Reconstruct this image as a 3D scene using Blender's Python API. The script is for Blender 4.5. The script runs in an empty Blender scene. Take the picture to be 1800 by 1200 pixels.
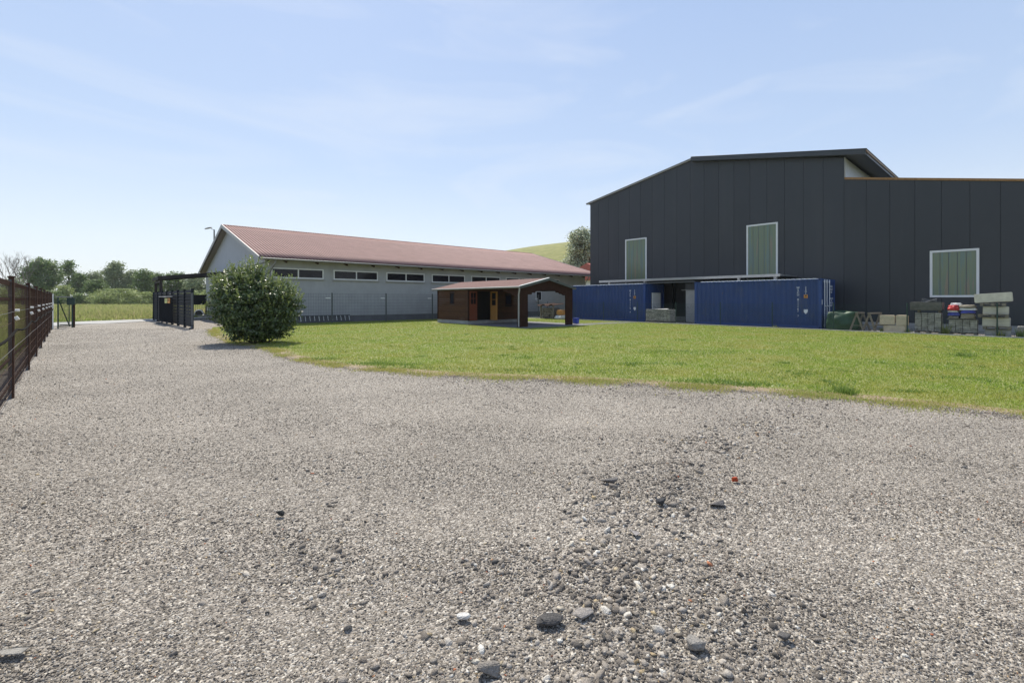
import bpy, bmesh, math, random
import numpy as np
from mathutils import Vector, Matrix, noise as mnoise

random.seed(7); rng = np.random.default_rng(11)
PI = math.pi
sc = bpy.context.scene
COL = sc.collection

# ------------------------------------------------------------------ camera
F = 815.0; HZ = 527.0; CH = 1.49
CU, SU = 0.7466, 0.6652            # site axes: x runs along the long grey hall, y along the dark hall's front
cam_d = bpy.data.cameras.new('camera'); cam = bpy.data.objects.new('camera', cam_d); COL.objects.link(cam)
cam_d.sensor_width = 36.0; cam_d.lens = F / 1800 * 36.0
cam_d.shift_y = -(600 - HZ) / 1800.0
cam_d.clip_start = 0.05; cam_d.clip_end = 6000
cam.location = (0, 0, CH)
cam.rotation_euler = (PI / 2, 0, math.atan2(CU, SU) - PI / 2)
sc.camera = cam

def S(X, Y):            # metres right / ahead of the camera -> site coordinates
    return (CU * X + SU * Y, -SU * X + CU * Y)
def G(px, py):          # ground point seen at a pixel of the 1800 px photo
    Y = F * CH / (py - HZ); X = (px - 900) / F * Y
    return S(X, Y)

# ------------------------------------------------------------------ sky and sun
SUN_EL = math.radians(55); SUN_AZ = math.radians(20)
w = bpy.data.worlds.new('World'); sc.world = w; w.use_nodes = True
nt = w.node_tree; nt.nodes.clear()
def N(nt, t, **kw):
    n = nt.nodes.new(t)
    for k, v in kw.items():
        if k in n.inputs: n.inputs[k].default_value = v
        else: setattr(n, k, v)
    return n
out = N(nt, 'ShaderNodeOutputWorld'); bg = N(nt, 'ShaderNodeBackground'); bg.inputs['Strength'].default_value = 0.13
sky = N(nt, 'ShaderNodeTexSky', sky_type='NISHITA', sun_disc=False, sun_elevation=SUN_EL, sun_rotation=SUN_AZ,
        altitude=200, air_density=1.0, dust_density=1.0, ozone_density=1.3)
tc = N(nt, 'ShaderNodeTexCoord')
mp = N(nt, 'ShaderNodeMapping'); mp.inputs['Rotation'].default_value = (0.12, 0.05, 0.55); mp.inputs['Scale'].default_value = (1.1, 2.6, 9.0); mp.inputs['Location'].default_value = (.4, 1.9, .1)
n1 = N(nt, 'ShaderNodeTexNoise', noise_dimensions='3D'); n1.inputs['Scale'].default_value = 1.3; n1.inputs['Detail'].default_value = 7; n1.inputs['Roughness'].default_value = .55; n1.inputs['Distortion'].default_value = .7
r1 = N(nt, 'ShaderNodeMapRange'); r1.inputs[1].default_value = .50; r1.inputs[2].default_value = .76; r1.inputs[3].default_value = 0; r1.inputs[4].default_value = .36
mx = N(nt, 'ShaderNodeMix', data_type='RGBA')
mx.inputs[7].default_value = (5.2, 5.5, 6.0, 1)
nt.links.new(tc.outputs['Generated'], mp.inputs['Vector']); nt.links.new(mp.outputs[0], n1.inputs['Vector'])
nt.links.new(n1.outputs[0], r1.inputs[0]); nt.links.new(r1.outputs[0], mx.inputs[0])
sepz = N(nt, 'ShaderNodeSeparateXYZ'); nt.links.new(tc.outputs['Generated'], sepz.inputs[0])
veil = N(nt, 'ShaderNodeValToRGB'); nt.links.new(sepz.outputs[2], veil.inputs[0]); ve = veil.color_ramp.elements
ve[0].position = 0; ve[0].color = (5.1 / 8, 5.4 / 8, 5.65 / 8, 1); ve[1].position = 1; ve[1].color = (1.8 / 8, 2.7 / 8, 4.6 / 8, 1)
for p_, c_ in ((.10, (4.75, 5.25, 5.75)), (.26, (3.45, 4.3, 5.65)), (.50, (2.8, 3.7, 5.4))):
    e_ = ve.new(p_); e_.color = (c_[0] / 8, c_[1] / 8, c_[2] / 8, 1)
vs_ = N(nt, 'ShaderNodeVectorMath', operation='SCALE'); vs_.inputs['Scale'].default_value = 8.0; nt.links.new(veil.outputs[0], vs_.inputs[0])
vm = N(nt, 'ShaderNodeMix', data_type='RGBA'); vm.inputs[0].default_value = .80
nt.links.new(sky.outputs[0], vm.inputs[6]); nt.links.new(vs_.outputs[0], vm.inputs[7])
nt.links.new(vm.outputs[2], mx.inputs[6]); nt.links.new(mx.outputs[2], bg.inputs['Color']); nt.links.new(bg.outputs[0], out.inputs[0])

sd = bpy.data.lights.new('sun', 'SUN'); sd.energy = 4.6; sd.angle = math.radians(.6); sd.color = (1, .94, .82)
so = bpy.data.objects.new('sun', sd); COL.objects.link(so)
sv = Vector((math.sin(SUN_AZ) * math.cos(SUN_EL), math.cos(SUN_AZ) * math.cos(SUN_EL), math.sin(SUN_EL)))
so.rotation_euler = sv.to_track_quat('Z', 'Y').to_euler(); so.location = (0, 0, 60)
sc.view_settings.view_transform = 'Standard'; sc.view_settings.look = 'None'
sc.view_settings.exposure = 0.35; sc.view_settings.gamma = 1

# ------------------------------------------------------------------ materials
def lk(nt, a, b): nt.links.new(a, b)
def mat(name, col, rough=.7, metal=0., var=.15, scale=3., bump=0., bscale=40., col2=None, spec=.5, stretch=None, attr=None):
    m = bpy.data.materials.new(name); m.use_nodes = True; t = m.node_tree; t.nodes.clear()
    o = N(t, 'ShaderNodeOutputMaterial'); b = N(t, 'ShaderNodeBsdfPrincipled'); lk(t, b.outputs[0], o.inputs[0])
    b.inputs['Roughness'].default_value = rough; b.inputs['Metallic'].default_value = metal
    b.inputs['Specular IOR Level'].default_value = spec
    c = N(t, 'ShaderNodeTexCoord'); mpp = N(t, 'ShaderNodeMapping'); lk(t, c.outputs['Object'], mpp.inputs[0])
    if stretch: mpp.inputs['Scale'].default_value = stretch
    n = N(t, 'ShaderNodeTexNoise'); n.inputs['Scale'].default_value = scale; n.inputs['Detail'].default_value = 6; n.inputs['Roughness'].default_value = .62
    lk(t, mpp.outputs[0], n.inputs['Vector'])
    r = N(t, 'ShaderNodeValToRGB'); lk(t, n.outputs[0], r.inputs[0])
    c2 = col2 or tuple(min(1, x * (1 + var)) for x in col)
    c1 = col if col2 else tuple(x * (1 - var) for x in col)
    r.color_ramp.elements[0].position = .32; r.color_ramp.elements[1].position = .68
    r.color_ramp.elements[0].color = (*c1, 1); r.color_ramp.elements[1].color = (*c2, 1)
    lk(t, r.outputs[0], b.inputs['Base Color'])
    if bump:
        n2 = N(t, 'ShaderNodeTexNoise'); n2.inputs['Scale'].default_value = bscale; n2.inputs['Detail'].default_value = 4
        lk(t, mpp.outputs[0], n2.inputs['Vector'])
        bb = N(t, 'ShaderNodeBump'); bb.inputs['Strength'].default_value = bump; bb.inputs['Distance'].default_value = .01
        lk(t, n2.outputs[0], bb.inputs['Height']); lk(t, bb.outputs[0], b.inputs['Normal'])
    return m

def leafmat(name, stops, rough=.5, trans=.35, spec=.5, patch=None, pscale=.25):
    """foliage: colour from per-leaf attribute 'rnd'; patch mixes toward a second colour by large noise"""
    m = bpy.data.materials.new(name); m.use_nodes = True; t = m.node_tree; t.nodes.clear()
    o = N(t, 'ShaderNodeOutputMaterial'); b = N(t, 'ShaderNodeBsdfPrincipled'); tr = N(t, 'ShaderNodeBsdfTranslucent'); ms = N(t, 'ShaderNodeMixShader')
    a = N(t, 'ShaderNodeAttribute', attribute_name='rnd'); r = N(t, 'ShaderNodeValToRGB'); lk(t, a.outputs['Fac'], r.inputs[0])
    e = r.color_ramp.elements
    e[0].position, e[0].color = stops[0][0], (*stops[0][1], 1); e[1].position, e[1].color = stops[-1][0], (*stops[-1][1], 1)
    for p, c in stops[1:-1]:
        x = e.new(p); x.color = (*c, 1)
    csrc = r.outputs[0]
    if patch:
        gm = N(t, 'ShaderNodeNewGeometry'); nn = N(t, 'ShaderNodeTexNoise'); nn.inputs['Scale'].default_value = pscale; nn.inputs['Detail'].default_value = 5; nn.inputs['Roughness'].default_value = .6
        lk(t, gm.outputs['Position'], nn.inputs['Vector'])
        mr = N(t, 'ShaderNodeMapRange'); mr.inputs[1].default_value = .42; mr.inputs[2].default_value = .66; mr.inputs[4].default_value = .75; lk(t, nn.outputs[0], mr.inputs[0])
        mm = N(t, 'ShaderNodeMix', data_type='RGBA'); lk(t, mr.outputs[0], mm.inputs[0]); lk(t, csrc, mm.inputs[6]); mm.inputs[7].default_value = (*patch, 1)
        csrc = mm.outputs[2]
    lk(t, csrc, b.inputs['Base Color']); lk(t, csrc, tr.inputs['Color'])
    b.inputs['Roughness'].default_value = rough; b.inputs['Specular IOR Level'].default_value = spec
    ms.inputs[0].default_value = trans; lk(t, b.outputs[0], ms.inputs[1]); lk(t, tr.outputs[0], ms.inputs[2]); lk(t, ms.outputs[0], o.inputs[0])
    return m

M = {}
M['render_grey'] = mat('grey_render', (.365, .368, .375), .9, var=.08, scale=1.2, bump=.25, bscale=60)
M['plinth'] = mat('dark_plinth', (.13, .13, .14), .85, var=.15, scale=2)
M['gable'] = mat('gable_boards', (.37, .385, .42), .7, var=.05, scale=1.5)
M['white'] = mat('white_frame', (.68, .68, .67), .45, var=.04)
M['glass'] = mat('dark_glass', (.012, .012, .018), .06, var=.3, scale=.6, spec=.25)
M['redroof'] = mat('red_corrugated', (.27, .160, .142), .72, var=.13, scale=1.1, col2=(.34, .205, .185), spec=.2, bump=.08, bscale=25)
def valley_shade(m, off_, per):  # rib shading painted into the colour: a darker stripe along each valley
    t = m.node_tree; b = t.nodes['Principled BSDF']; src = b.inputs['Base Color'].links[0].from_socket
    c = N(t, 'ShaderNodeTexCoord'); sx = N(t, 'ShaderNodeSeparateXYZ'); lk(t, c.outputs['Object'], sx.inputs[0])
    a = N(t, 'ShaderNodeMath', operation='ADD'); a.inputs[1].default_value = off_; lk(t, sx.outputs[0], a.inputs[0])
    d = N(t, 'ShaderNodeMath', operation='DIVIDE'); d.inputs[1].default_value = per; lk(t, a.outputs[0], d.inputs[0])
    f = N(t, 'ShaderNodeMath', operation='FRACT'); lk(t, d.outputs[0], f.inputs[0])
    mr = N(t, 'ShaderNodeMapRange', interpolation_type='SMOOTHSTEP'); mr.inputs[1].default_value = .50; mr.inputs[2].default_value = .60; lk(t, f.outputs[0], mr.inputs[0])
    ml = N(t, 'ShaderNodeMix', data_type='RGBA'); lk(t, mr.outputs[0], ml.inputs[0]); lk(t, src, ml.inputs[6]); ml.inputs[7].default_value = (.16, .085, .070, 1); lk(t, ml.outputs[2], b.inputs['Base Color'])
M['redroof2'] = mat('bright_red_tiles', (.42, .10, .07), .6, var=.1)
M['shedroof'] = mat('red_roof_felt', (.185, .115, .100), .9, spec=.1, var=.12, scale=6, bump=.3, bscale=120)
M['zinc'] = mat('zinc', (.24, .24, .235), .55, .4, var=.12, scale=4)
M['trim'] = mat('pale_trim', (.33, .325, .32), .5, var=.08)
M['fascia_g'] = mat('green_grey_board', (.085, .095, .092), .6, var=.1)
M['anth'] = mat('anthracite_panel', (.032, .0355, .042), .42, var=.07, scale=.35, spec=.45)
M['anth2'] = mat('anthracite_trim', (.04, .045, .052), .45, var=.08)
M['gap'] = mat('black_joint', (.008, .008, .01), .8)
M['gold'] = mat('brown_capping', (.22, .105, .03), .5, var=.3, scale=2, col2=(.33, .18, .06), stretch=(1, 6, 1))
M['poly'] = mat('white_polycarbonate', (.62, .64, .70), .5, var=.04)
M['conc'] = mat('concrete', (.34, .335, .32), .9, var=.18, scale=3, bump=.3, bscale=50)
M['conc2'] = mat('pale_concrete_block', (.56, .53, .46), .9, var=.13, scale=5, bump=.35, bscale=50)
M['paver'] = mat('grey_pavers', (.33, .32, .285), .9, var=.3, scale=9, bump=.4, bscale=60)
M['cream'] = mat('cream_stone', (.60, .51, .38), .9, var=.1, scale=6, bump=.3)
M['dconc'] = mat('dark_weathered_concrete', (.12, .115, .10), .9, var=.25, scale=5, bump=.3)
M['blue'] = mat('blue_container_paint', (.017, .047, .155), .55, var=.10, scale=.9, spec=.5)
M['blue_d'] = mat('blue_container_frame', (.022, .060, .20), .5, var=.1, scale=2)
M['mark'] = mat('white_marking', (.72, .74, .78), .6, var=.1, scale=9)
M['orange'] = mat('orange_label', (.75, .33, .06), .5, var=.1)
M['yellow'] = mat('yellow_label', (.62, .64, .22), .5, var=.1)
M['wood'] = mat('stained_planks', (.056, .026, .014), .7, spec=.25, var=.3, scale=2.5, col2=(.098, .044, .023), stretch=(1, 1, 12))
M['woodd'] = mat('dark_stained_boards', (.036, .014, .009), .75, spec=.2, var=.3, scale=3)
M['woodr'] = mat('reddish_door_wood', (.19, .045, .018), .5, var=.2, scale=3, stretch=(8, 8, 1))
M['woody'] = mat('yellow_pine', (.50, .25, .075), .5, var=.15, scale=4, stretch=(8, 8, 1))
M['woodg'] = mat('weathered_grey_wood', (.20, .175, .14), .85, var=.25, scale=6, stretch=(6, 6, 1))
M['darkwood'] = mat('dark_grey_timber', (.040, .036, .034), .8, var=.2, spec=.2)
M['black'] = mat('black_interior', (.006, .006, .006), .9)
M['pave'] = mat('slab_paving', (.17, .165, .175), .9, var=.12, scale=2, bump=.2)
M['green_m'] = mat('dark_green_steel', (.012, .040, .032), .45, var=.15)
M['dark_m'] = mat('dark_slat_metal', (.017, .021, .027), .85, spec=.12, var=.15, scale=2)
M['grey_m'] = mat('galvanised_steel', (.11, .115, .12), .7, .2, var=.15, scale=8)
M['rust'] = mat('rusty_brown_steel', (.058, .035, .027), .9, spec=.1, var=.35, scale=7, col2=(.092, .052, .038))
M['rustg'] = mat('rusting_grey_post', (.045, .026, .022), .85, var=.3, scale=2.5, col2=(.105, .105, .105), spec=.15)
M['cable'] = mat('black_cable', (.012, .011, .010), .95, spec=.05)
M['insul'] = mat('white_insulator', (.8, .8, .78), .4, var=.02)
M['asphalt'] = mat('pale_asphalt', (.36, .35, .33), .9, var=.1, scale=.8)
M['soil'] = mat('dry_soil', (.19, .135, .075), .95, var=.25, scale=7, col2=(.33, .26, .17), bump=.5, bscale=40)
M['tarp'] = mat('green_tarp', (.022, .062, .028), .5, var=.35, scale=3)
M['bark'] = mat('bark', (.055, .045, .035), .9, var=.3, scale=5)
M['barkg'] = mat('pale_dead_bark', (.20, .17, .15), .9, var=.2, scale=5)
M['bag_red'] = mat('red_bag', (.55, .03, .03), .5, var=.2); M['bag_white'] = mat('white_bag', (.72, .72, .70), .5, var=.1, scale=8)
M['bag_blue'] = mat('blue_bag', (.06, .07, .35), .5, var=.2); M['bag_tan'] = mat('paper_bag', (.30, .26, .2), .8, var=.2, scale=5)
M['binblue'] = mat('blue_plastic', (.04, .08, .40), .4)
M['rubber'] = mat('rubber', (.02, .02, .02), .8)
M['lamp'] = mat('lamp_head', (.35, .35, .34), .4)

def hall_pane():
    m = bpy.data.materials.new('striped_translucent_pane'); m.use_nodes = True; t = m.node_tree
    b = t.nodes['Principled BSDF']; b.inputs['Roughness'].default_value = .12; b.inputs['Specular IOR Level'].default_value = .6
    c = N(t, 'ShaderNodeTexCoord'); mpp = N(t, 'ShaderNodeMapping'); mpp.inputs['Scale'].default_value = (0, 1, .06)
    n = N(t, 'ShaderNodeTexNoise'); n.inputs['Scale'].default_value = 5.5; n.inputs['Detail'].default_value = 3
    r = N(t, 'ShaderNodeValToRGB'); e = r.color_ramp.elements
    e[0].position = .36; e[0].color = (.11, .17, .145, 1); e[1].position = .66; e[1].color = (.19, .165, .115, 1)
    x = e.new(.5); x.color = (.14, .175, .10, 1); x = e.new(.6); x.color = (.12, .17, .115, 1)
    lk(t, c.outputs['Object'], mpp.inputs[0]); lk(t, mpp.outputs[0], n.inputs['Vector']); lk(t, n.outputs[0], r.inputs[0]); lk(t, r.outputs[0], b.inputs['Base Color'])
    return m
M['hallpane'] = hall_pane()
def island_var(m, amt):
    t = m.node_tree; b = t.nodes['Principled BSDF']; src = b.inputs['Base Color'].links[0].from_socket
    gm = N(t, 'ShaderNodeNewGeometry'); mr = N(t, 'ShaderNodeMapRange'); mr.inputs[3].default_value = 1 - amt; mr.inputs[4].default_value = 1 + amt; lk(t, gm.outputs['Random Per Island'], mr.inputs[0])
    ml = N(t, 'ShaderNodeMix', data_type='RGBA', blend_type='MULTIPLY'); ml.inputs[0].default_value = 1; lk(t, src, ml.inputs[6]); lk(t, mr.outputs[0], ml.inputs[7]); lk(t, ml.outputs[2], b.inputs['Base Color'])
island_var(M['anth'], .07); island_var(M['paver'], .25); island_var(M['wood'], .16); island_var(M['woodg'], .2)
def wear(m, col, lo, hi, sc_, stretch=(1, 1, 1), amt=.8):
    t = m.node_tree; b = t.nodes['Principled BSDF']; src = b.inputs['Base Color'].links[0].from_socket
    c = N(t, 'ShaderNodeTexCoord'); mpp = N(t, 'ShaderNodeMapping'); mpp.inputs['Scale'].default_value = stretch; lk(t, c.outputs['Object'], mpp.inputs[0])
    n = N(t, 'ShaderNodeTexNoise'); n.inputs['Scale'].default_value = sc_; n.inputs['Detail'].default_value = 8; n.inputs['Roughness'].default_value = .7; lk(t, mpp.outputs[0], n.inputs['Vector'])
    mr = N(t, 'ShaderNodeMapRange'); mr.inputs[1].default_value = lo; mr.inputs[2].default_value = hi; mr.inputs[4].default_value = amt; lk(t, n.outputs[0], mr.inputs[0])
    ml = N(t, 'ShaderNodeMix', data_type='RGBA'); lk(t, mr.outputs[0], ml.inputs[0]); lk(t, src, ml.inputs[6]); ml.inputs[7].default_value = (*col, 1); lk(t, ml.outputs[2], b.inputs['Base Color'])
wear(M['blue'], (.09, .10, .13), .56, .72, 1.6, (1, 1, .35), .5); wear(M['blue'], (.12, .055, .03), .66, .72, 5, (1, 1, .5), .7); wear(M['blue_d'], (.12, .055, .03), .62, .70, 7)
wear(M['anth'], (.058, .058, .060), .52, .75, .9, (1, 1, .12), .35); wear(M['render_grey'], (.24, .24, .235), .52, .75, .8, (1, 1, .2), .45); wear(M['redroof'], (.16, .10, .085), .55, .75, 1.2, (1, .15, 1), .5); valley_shade(M['redroof'], 7.56 - 7.08, .20)

# ------------------------------------------------------------------ mesh helpers
class MB:
    def __init__(s): s.v = []; s.f = []; s.st = []
    def add(s, vs, fs):
        k = len(s.v); s.st.append((k, len(s.f))); s.v += [tuple(p) for p in vs]; s.f += [tuple(i + k for i in f) for f in fs]; return s
    def box(s, x0, x1, y0, y1, z0, z1):
        if x0 > x1: x0, x1 = x1, x0
        if y0 > y1: y0, y1 = y1, y0
        return s.add([(x0, y0, z0), (x1, y0, z0), (x1, y1, z0), (x0, y1, z0), (x0, y0, z1), (x1, y0, z1), (x1, y1, z1), (x0, y1, z1)],
                     [(0, 3, 2, 1), (4, 5, 6, 7), (0, 1, 5, 4), (1, 2, 6, 5), (2, 3, 7, 6), (3, 0, 4, 7)])
    def bbox(s, x0, x1, y0, y1, z0, z1, b=.01, jit=0., rot=0.):
        """box with bevelled edges, optional corner wobble and rotation"""
        bm = bmesh.new(); bmesh.ops.create_cube(bm, size=1)
        cx, cy, cz = (x0 + x1) / 2, (y0 + y1) / 2, (z0 + z1) / 2
        for v in bm.verts:
            v.co = Vector((v.co.x * abs(x1 - x0) + random.uniform(-jit, jit), v.co.y * abs(y1 - y0) + random.uniform(-jit, jit), v.co.z * abs(z1 - z0) + random.uniform(-jit, jit)))
        bmesh.ops.bevel(bm, geom=bm.edges[:], offset=b, segments=2, affect='EDGES')
        bm.verts.index_update(); R = Matrix.Rotation(rot, 3, 'Z')
        s.add([R @ v.co + Vector((cx, cy, cz)) for v in bm.verts], [[v.index for v in f.verts] for f in bm.faces]); bm.free(); return s
    def bar(s, p, q, w, h=None, up=(0, 0, 1)):
        h = h or w; p = Vector(p); q = Vector(q); d = (q - p).normalized(); u = Vector(up)
        if abs(d.dot(u)) > .98: u = Vector((0, 1, 0))
        a = d.cross(u).normalized() * w / 2; b = a.cross(d).normalized() * h / 2
        return s.add([p - a - b, p + a - b, p + a + b, p - a + b, q - a - b, q + a - b, q + a + b, q - a + b],
                     [(0, 3, 2, 1), (4, 5, 6, 7), (0, 1, 5, 4), (1, 2, 6, 5), (2, 3, 7, 6), (3, 0, 4, 7)])
    def tube(s, pts, r, n=8, cap=True):
        pts = [Vector(p) for p in pts]; rs = r if isinstance(r, (list, tuple)) else [r] * len(pts); vs = []; fs = []
        for i, p in enumerate(pts):
            d = (pts[min(i + 1, len(pts) - 1)] - pts[max(i - 1, 0)]).normalized()
            u = Vector((0, 0, 1)) if abs(d.z) < .95 else Vector((1, 0, 0))
            a = d.cross(u).normalized(); b = a.cross(d).normalized()
            for k in range(n):
                t = 2 * PI * k / n; vs.append(p + (a * math.cos(t) + b * math.sin(t)) * rs[i])
        for i in range(len(pts) - 1):
            for k in range(n): fs.append((i * n + k, i * n + (k + 1) % n, (i + 1) * n + (k + 1) % n, (i + 1) * n + k))
        if cap: fs += [tuple(range(n))[::-1], tuple((len(pts) - 1) * n + k for k in range(n))]
        return s.add(vs, fs)
    def prism(s, poly, axis, a, b):
        """poly: list of 2-D points; axis 'x': (y,z), 'y': (x,z), 'z': (x,y); extruded from a to b"""
        def P(p, t):
            return {'x': (t, p[0], p[1]), 'y': (p[0], t, p[1]), 'z': (p[0], p[1], t)}[axis]
        n = len(poly)
        vs = [P(p, a) for p in poly] + [P(p, b) for p in poly]
        fs = [tuple(range(n))[::-1], tuple(range(n, 2 * n))] + [(i, (i + 1) % n, n + (i + 1) % n, n + i) for i in range(n)]
        return s.add(vs, fs)
    def each(s, name, m, parent=None, **k):
        st = s.st + [(len(s.v), len(s.f))]; o = None
        for (v0, f0), (v1, f1) in zip(st[:-1], st[1:]):
            if f1 > f0:
                q = MB(); q.add(s.v[v0:v1], [[i - v0 for i in f] for f in s.f[f0:f1]]); o = q.build(name, m, parent, **k)
        return o
    def build(s, name, m, parent=None, smooth=False, local=False):
        me = bpy.data.meshes.new(name); off = Vector((0, 0, 0))
        r = parent
        while r is not None and not local:
            off += r.location; r = r.parent
        me.from_pydata([tuple(Vector(p) - off) for p in s.v], [], s.f)
        bm = bmesh.new(); bm.from_mesh(me); bmesh.ops.recalc_face_normals(bm, faces=bm.faces[:]); bm.to_mesh(me); bm.free()
        if smooth:
            for p in me.polygons: p.use_smooth = True
        me.materials.append(m if not isinstance(m, str) else M[m])
        o = bpy.data.objects.new(name, me); COL.objects.link(o); o.parent = parent
        return o

def tag(o, label=None, cat=None, group=None, kind=None):
    if label: o['label'] = label
    if cat: o['category'] = cat
    if group: o['group'] = group
    if kind: o['kind'] = kind
    return o
def thing(name, label, cat, loc, group=None):
    o = bpy.data.objects.new(name, None); COL.objects.link(o); o.location = loc; o.empty_display_size = .2
    return tag(o, label, cat, group)
def copy_tree(o, loc, label, rz=0):
    c = o.copy(); COL.objects.link(c); c.location = loc; c.rotation_euler = (0, 0, rz); c['label'] = label
    for ch in list(o.children):
        d = ch.copy(); COL.objects.link(d); d.parent = c
        for g in list(ch.children):
            e = g.copy(); COL.objects.link(e); e.parent = d
    return c
def text(name, body, m, parent, loc, rot, size, space_line=1.0, align='CENTER', depth=.002):
    cu = bpy.data.curves.new(name, 'FONT'); cu.body = body; cu.size = size; cu.align_x = align; cu.align_y = 'TOP'
    cu.space_line = space_line; cu.extrude = depth; cu.materials.append(M[m])
    tmp = bpy.data.objects.new(name, cu); COL.objects.link(tmp); bpy.context.view_layer.update()
    me = bpy.data.meshes.new_from_object(tmp.evaluated_get(bpy.context.evaluated_depsgraph_get())); bpy.data.objects.remove(tmp)
    if not me.materials: me.materials.append(M[m])
    o = bpy.data.objects.new(name, me); COL.objects.link(o); o.parent = parent
    off = Vector((0, 0, 0)); r = parent
    while r is not None: off += r.location; r = r.parent
    o.location = Vector(loc) - off; o.rotation_euler = rot
    return o
ROT_MU = (PI / 2, 0, -PI / 2)     # reads on a face looking toward -x
ROT_MV = (PI / 2, 0, 0)           # reads on a face looking toward -y

def npmesh(name, V, Fc, m, rnd=None, smooth=False):
    """V (n,3) float, Fc (k,3|4) int arrays -> mesh object, fast"""
    me = bpy.data.meshes.new(name); k = Fc.shape[1]
    me.vertices.add(len(V)); me.vertices.foreach_set('co', V.astype(np.float32).ravel())
    me.loops.add(Fc.size); me.loops.foreach_set('vertex_index', Fc.astype(np.int32).ravel())
    me.polygons.add(len(Fc)); me.polygons.foreach_set('loop_start', np.arange(0, Fc.size, k, dtype=np.int32))
    if smooth: me.polygons.foreach_set('use_smooth', np.ones(len(Fc), dtype=bool))
    me.update(calc_edges=True)
    if rnd is not None:
        a = me.attributes.new('rnd', 'FLOAT', 'POINT'); a.data.foreach_set('value', rnd.astype(np.float32))
    me.materials.append(M[m] if isinstance(m, str) else m)
    o = bpy.data.objects.new(name, me); COL.objects.link(o); return o

def inpoly(x, y, poly):
    r = np.zeros(len(x), bool); n = len(poly)
    for i in range(n):
        x1, y1 = poly[i]; x2, y2 = poly[(i + 1) % n]
        c = ((y1 > y) != (y2 > y)) & (x < (x2 - x1) * (y - y1) / (y2 - y1 + 1e-12) + x1)
        r ^= c
    return r

def gz(x, y):       # gentle unevenness of the gravel
    f = np.clip((8.3 - np.hypot(x, y)) / 3, 0, 1)
    return f * (.010 * np.sin(x * 1.7 + .6 * y) + .008 * np.sin(2.3 * y - 1.1 * x + 1) + .006 * np.sin(3.9 * x + 2.9 * y + 2))

# ================================================================== GROUND
M['meadow'] = mat('meadow_ground', (.14, .17, .045), .95, var=.3, scale=.12, col2=(.23, .22, .09))
g = MB(); g.add([(-2500, -2500, -.05), (2500, -2500, -.05), (2500, 2500, -.05), (-2500, 2500, -.05)], [(0, 1, 2, 3)])
tag(g.build('ground', 'meadow'), kind='structure')

def gravel_mat():
    m = bpy.data.materials.new('gravel_bed'); m.use_nodes = True; t = m.node_tree; b = t.nodes['Principled BSDF']
    b.inputs['Roughness'].default_value = .9; b.inputs['Specular IOR Level'].default_value = .25
    gm = N(t, 'ShaderNodeNewGeometry')
    v = N(t, 'ShaderNodeTexVoronoi'); v.inputs['Scale'].default_value = 88; lk(t, gm.outputs['Position'], v.inputs['Vector'])
    v2 = N(t, 'ShaderNodeTexVoronoi'); v2.inputs['Scale'].default_value = 27; lk(t, gm.outputs['Position'], v2.inputs['Vector'])
    sep = N(t, 'ShaderNodeSeparateColor'); lk(t, v.outputs['Color'], sep.inputs[0])
    r = N(t, 'ShaderNodeValToRGB'); e = r.color_ramp.elements
    e[0].position = 0; e[0].color = (.115, .100, .083, 1); e[1].position = 1; e[1].color = (.60, .55, .475, 1)
    for p, c in ((.3, (.222, .194, .162)), (.6, (.308, .271, .230)), (.85, (.415, .371, .318))):
        x = e.new(p); x.color = (*c, 1)
    lk(t, sep.outputs[0], r.inputs[0])
    n = N(t, 'ShaderNodeTexNoise'); n.inputs['Scale'].default_value = .42; n.inputs['Detail'].default_value = 6; n.inputs['Roughness'].default_value = .65; lk(t, gm.outputs['Position'], n.inputs['Vector'])
    mr = N(t, 'ShaderNodeMapRange'); mr.inputs[1].default_value = .3; mr.inputs[2].default_value = .7; mr.inputs[3].default_value = .82; mr.inputs[4].default_value = 1.16; lk(t, n.outputs[0], mr.inputs[0])
    ml = N(t, 'ShaderNodeMix', data_type='RGBA', blend_type='MULTIPLY'); ml.inputs[0].default_value = 1
    lk(t, r.outputs[0], ml.inputs[6]); lk(t, mr.outputs[0], ml.inputs[7]); lk(t, ml.outputs[2], b.inputs['Base Color'])
    ad = N(t, 'ShaderNodeMath', operation='ADD'); lk(t, v.outputs['Distance'], ad.inputs[0]); lk(t, v2.outputs['Distance'], ad.inputs[1])
    bp = N(t, 'ShaderNodeBump', invert=True); bp.inputs['Strength'].default_value = .9; bp.inputs['Distance'].default_value = .012
    lk(t, ad.outputs[0], bp.inputs['Height']); lk(t, bp.outputs[0], b.inputs['Normal'])
    return m
M['gravel'] = gravel_mat()
x0, x1, y0, y1, st = -1.75, 31.2, -12., 39., .25
xs = np.arange(x0, x1 + st, st); ys = np.arange(y0, y1 + st, st)
XX, YY = np.meshgrid(xs, ys, indexing='ij'); ZZ = gz(XX, YY)
# widen the yard forecourt toward the road
V = np.stack([XX.ravel(), YY.ravel(), ZZ.ravel()], 1); nx, ny = XX.shape
I = (np.arange(nx - 1)[:, None] * ny + np.arange(ny - 1)[None, :]).ravel()
Fq = np.stack([I, I + ny, I + ny + 1, I + 1], 1)
tag(npmesh('gravel_yard', V, Fq, 'gravel', smooth=True), kind='structure')
# forecourt beyond the grid up to the road
A = [G(60, 574.5), G(100, 572.5), G(268, 563.8), G(330, 560.8)]
fa = A[0]; fb = A[3]
g = MB(); pl = [(-1.75, 33.0), (-1.9, 36.5), G(100, 572.5), G(268, 563.8), (9, 47.5), (7.5, 60), (16, 60), (16, 38.9), (-1.75, 38.9)]
g.add([(p[0], p[1], -.012) for p in pl], [tuple(range(len(pl)))]); tag(g.build('forecourt', 'gravel'), kind='structure')
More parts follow.
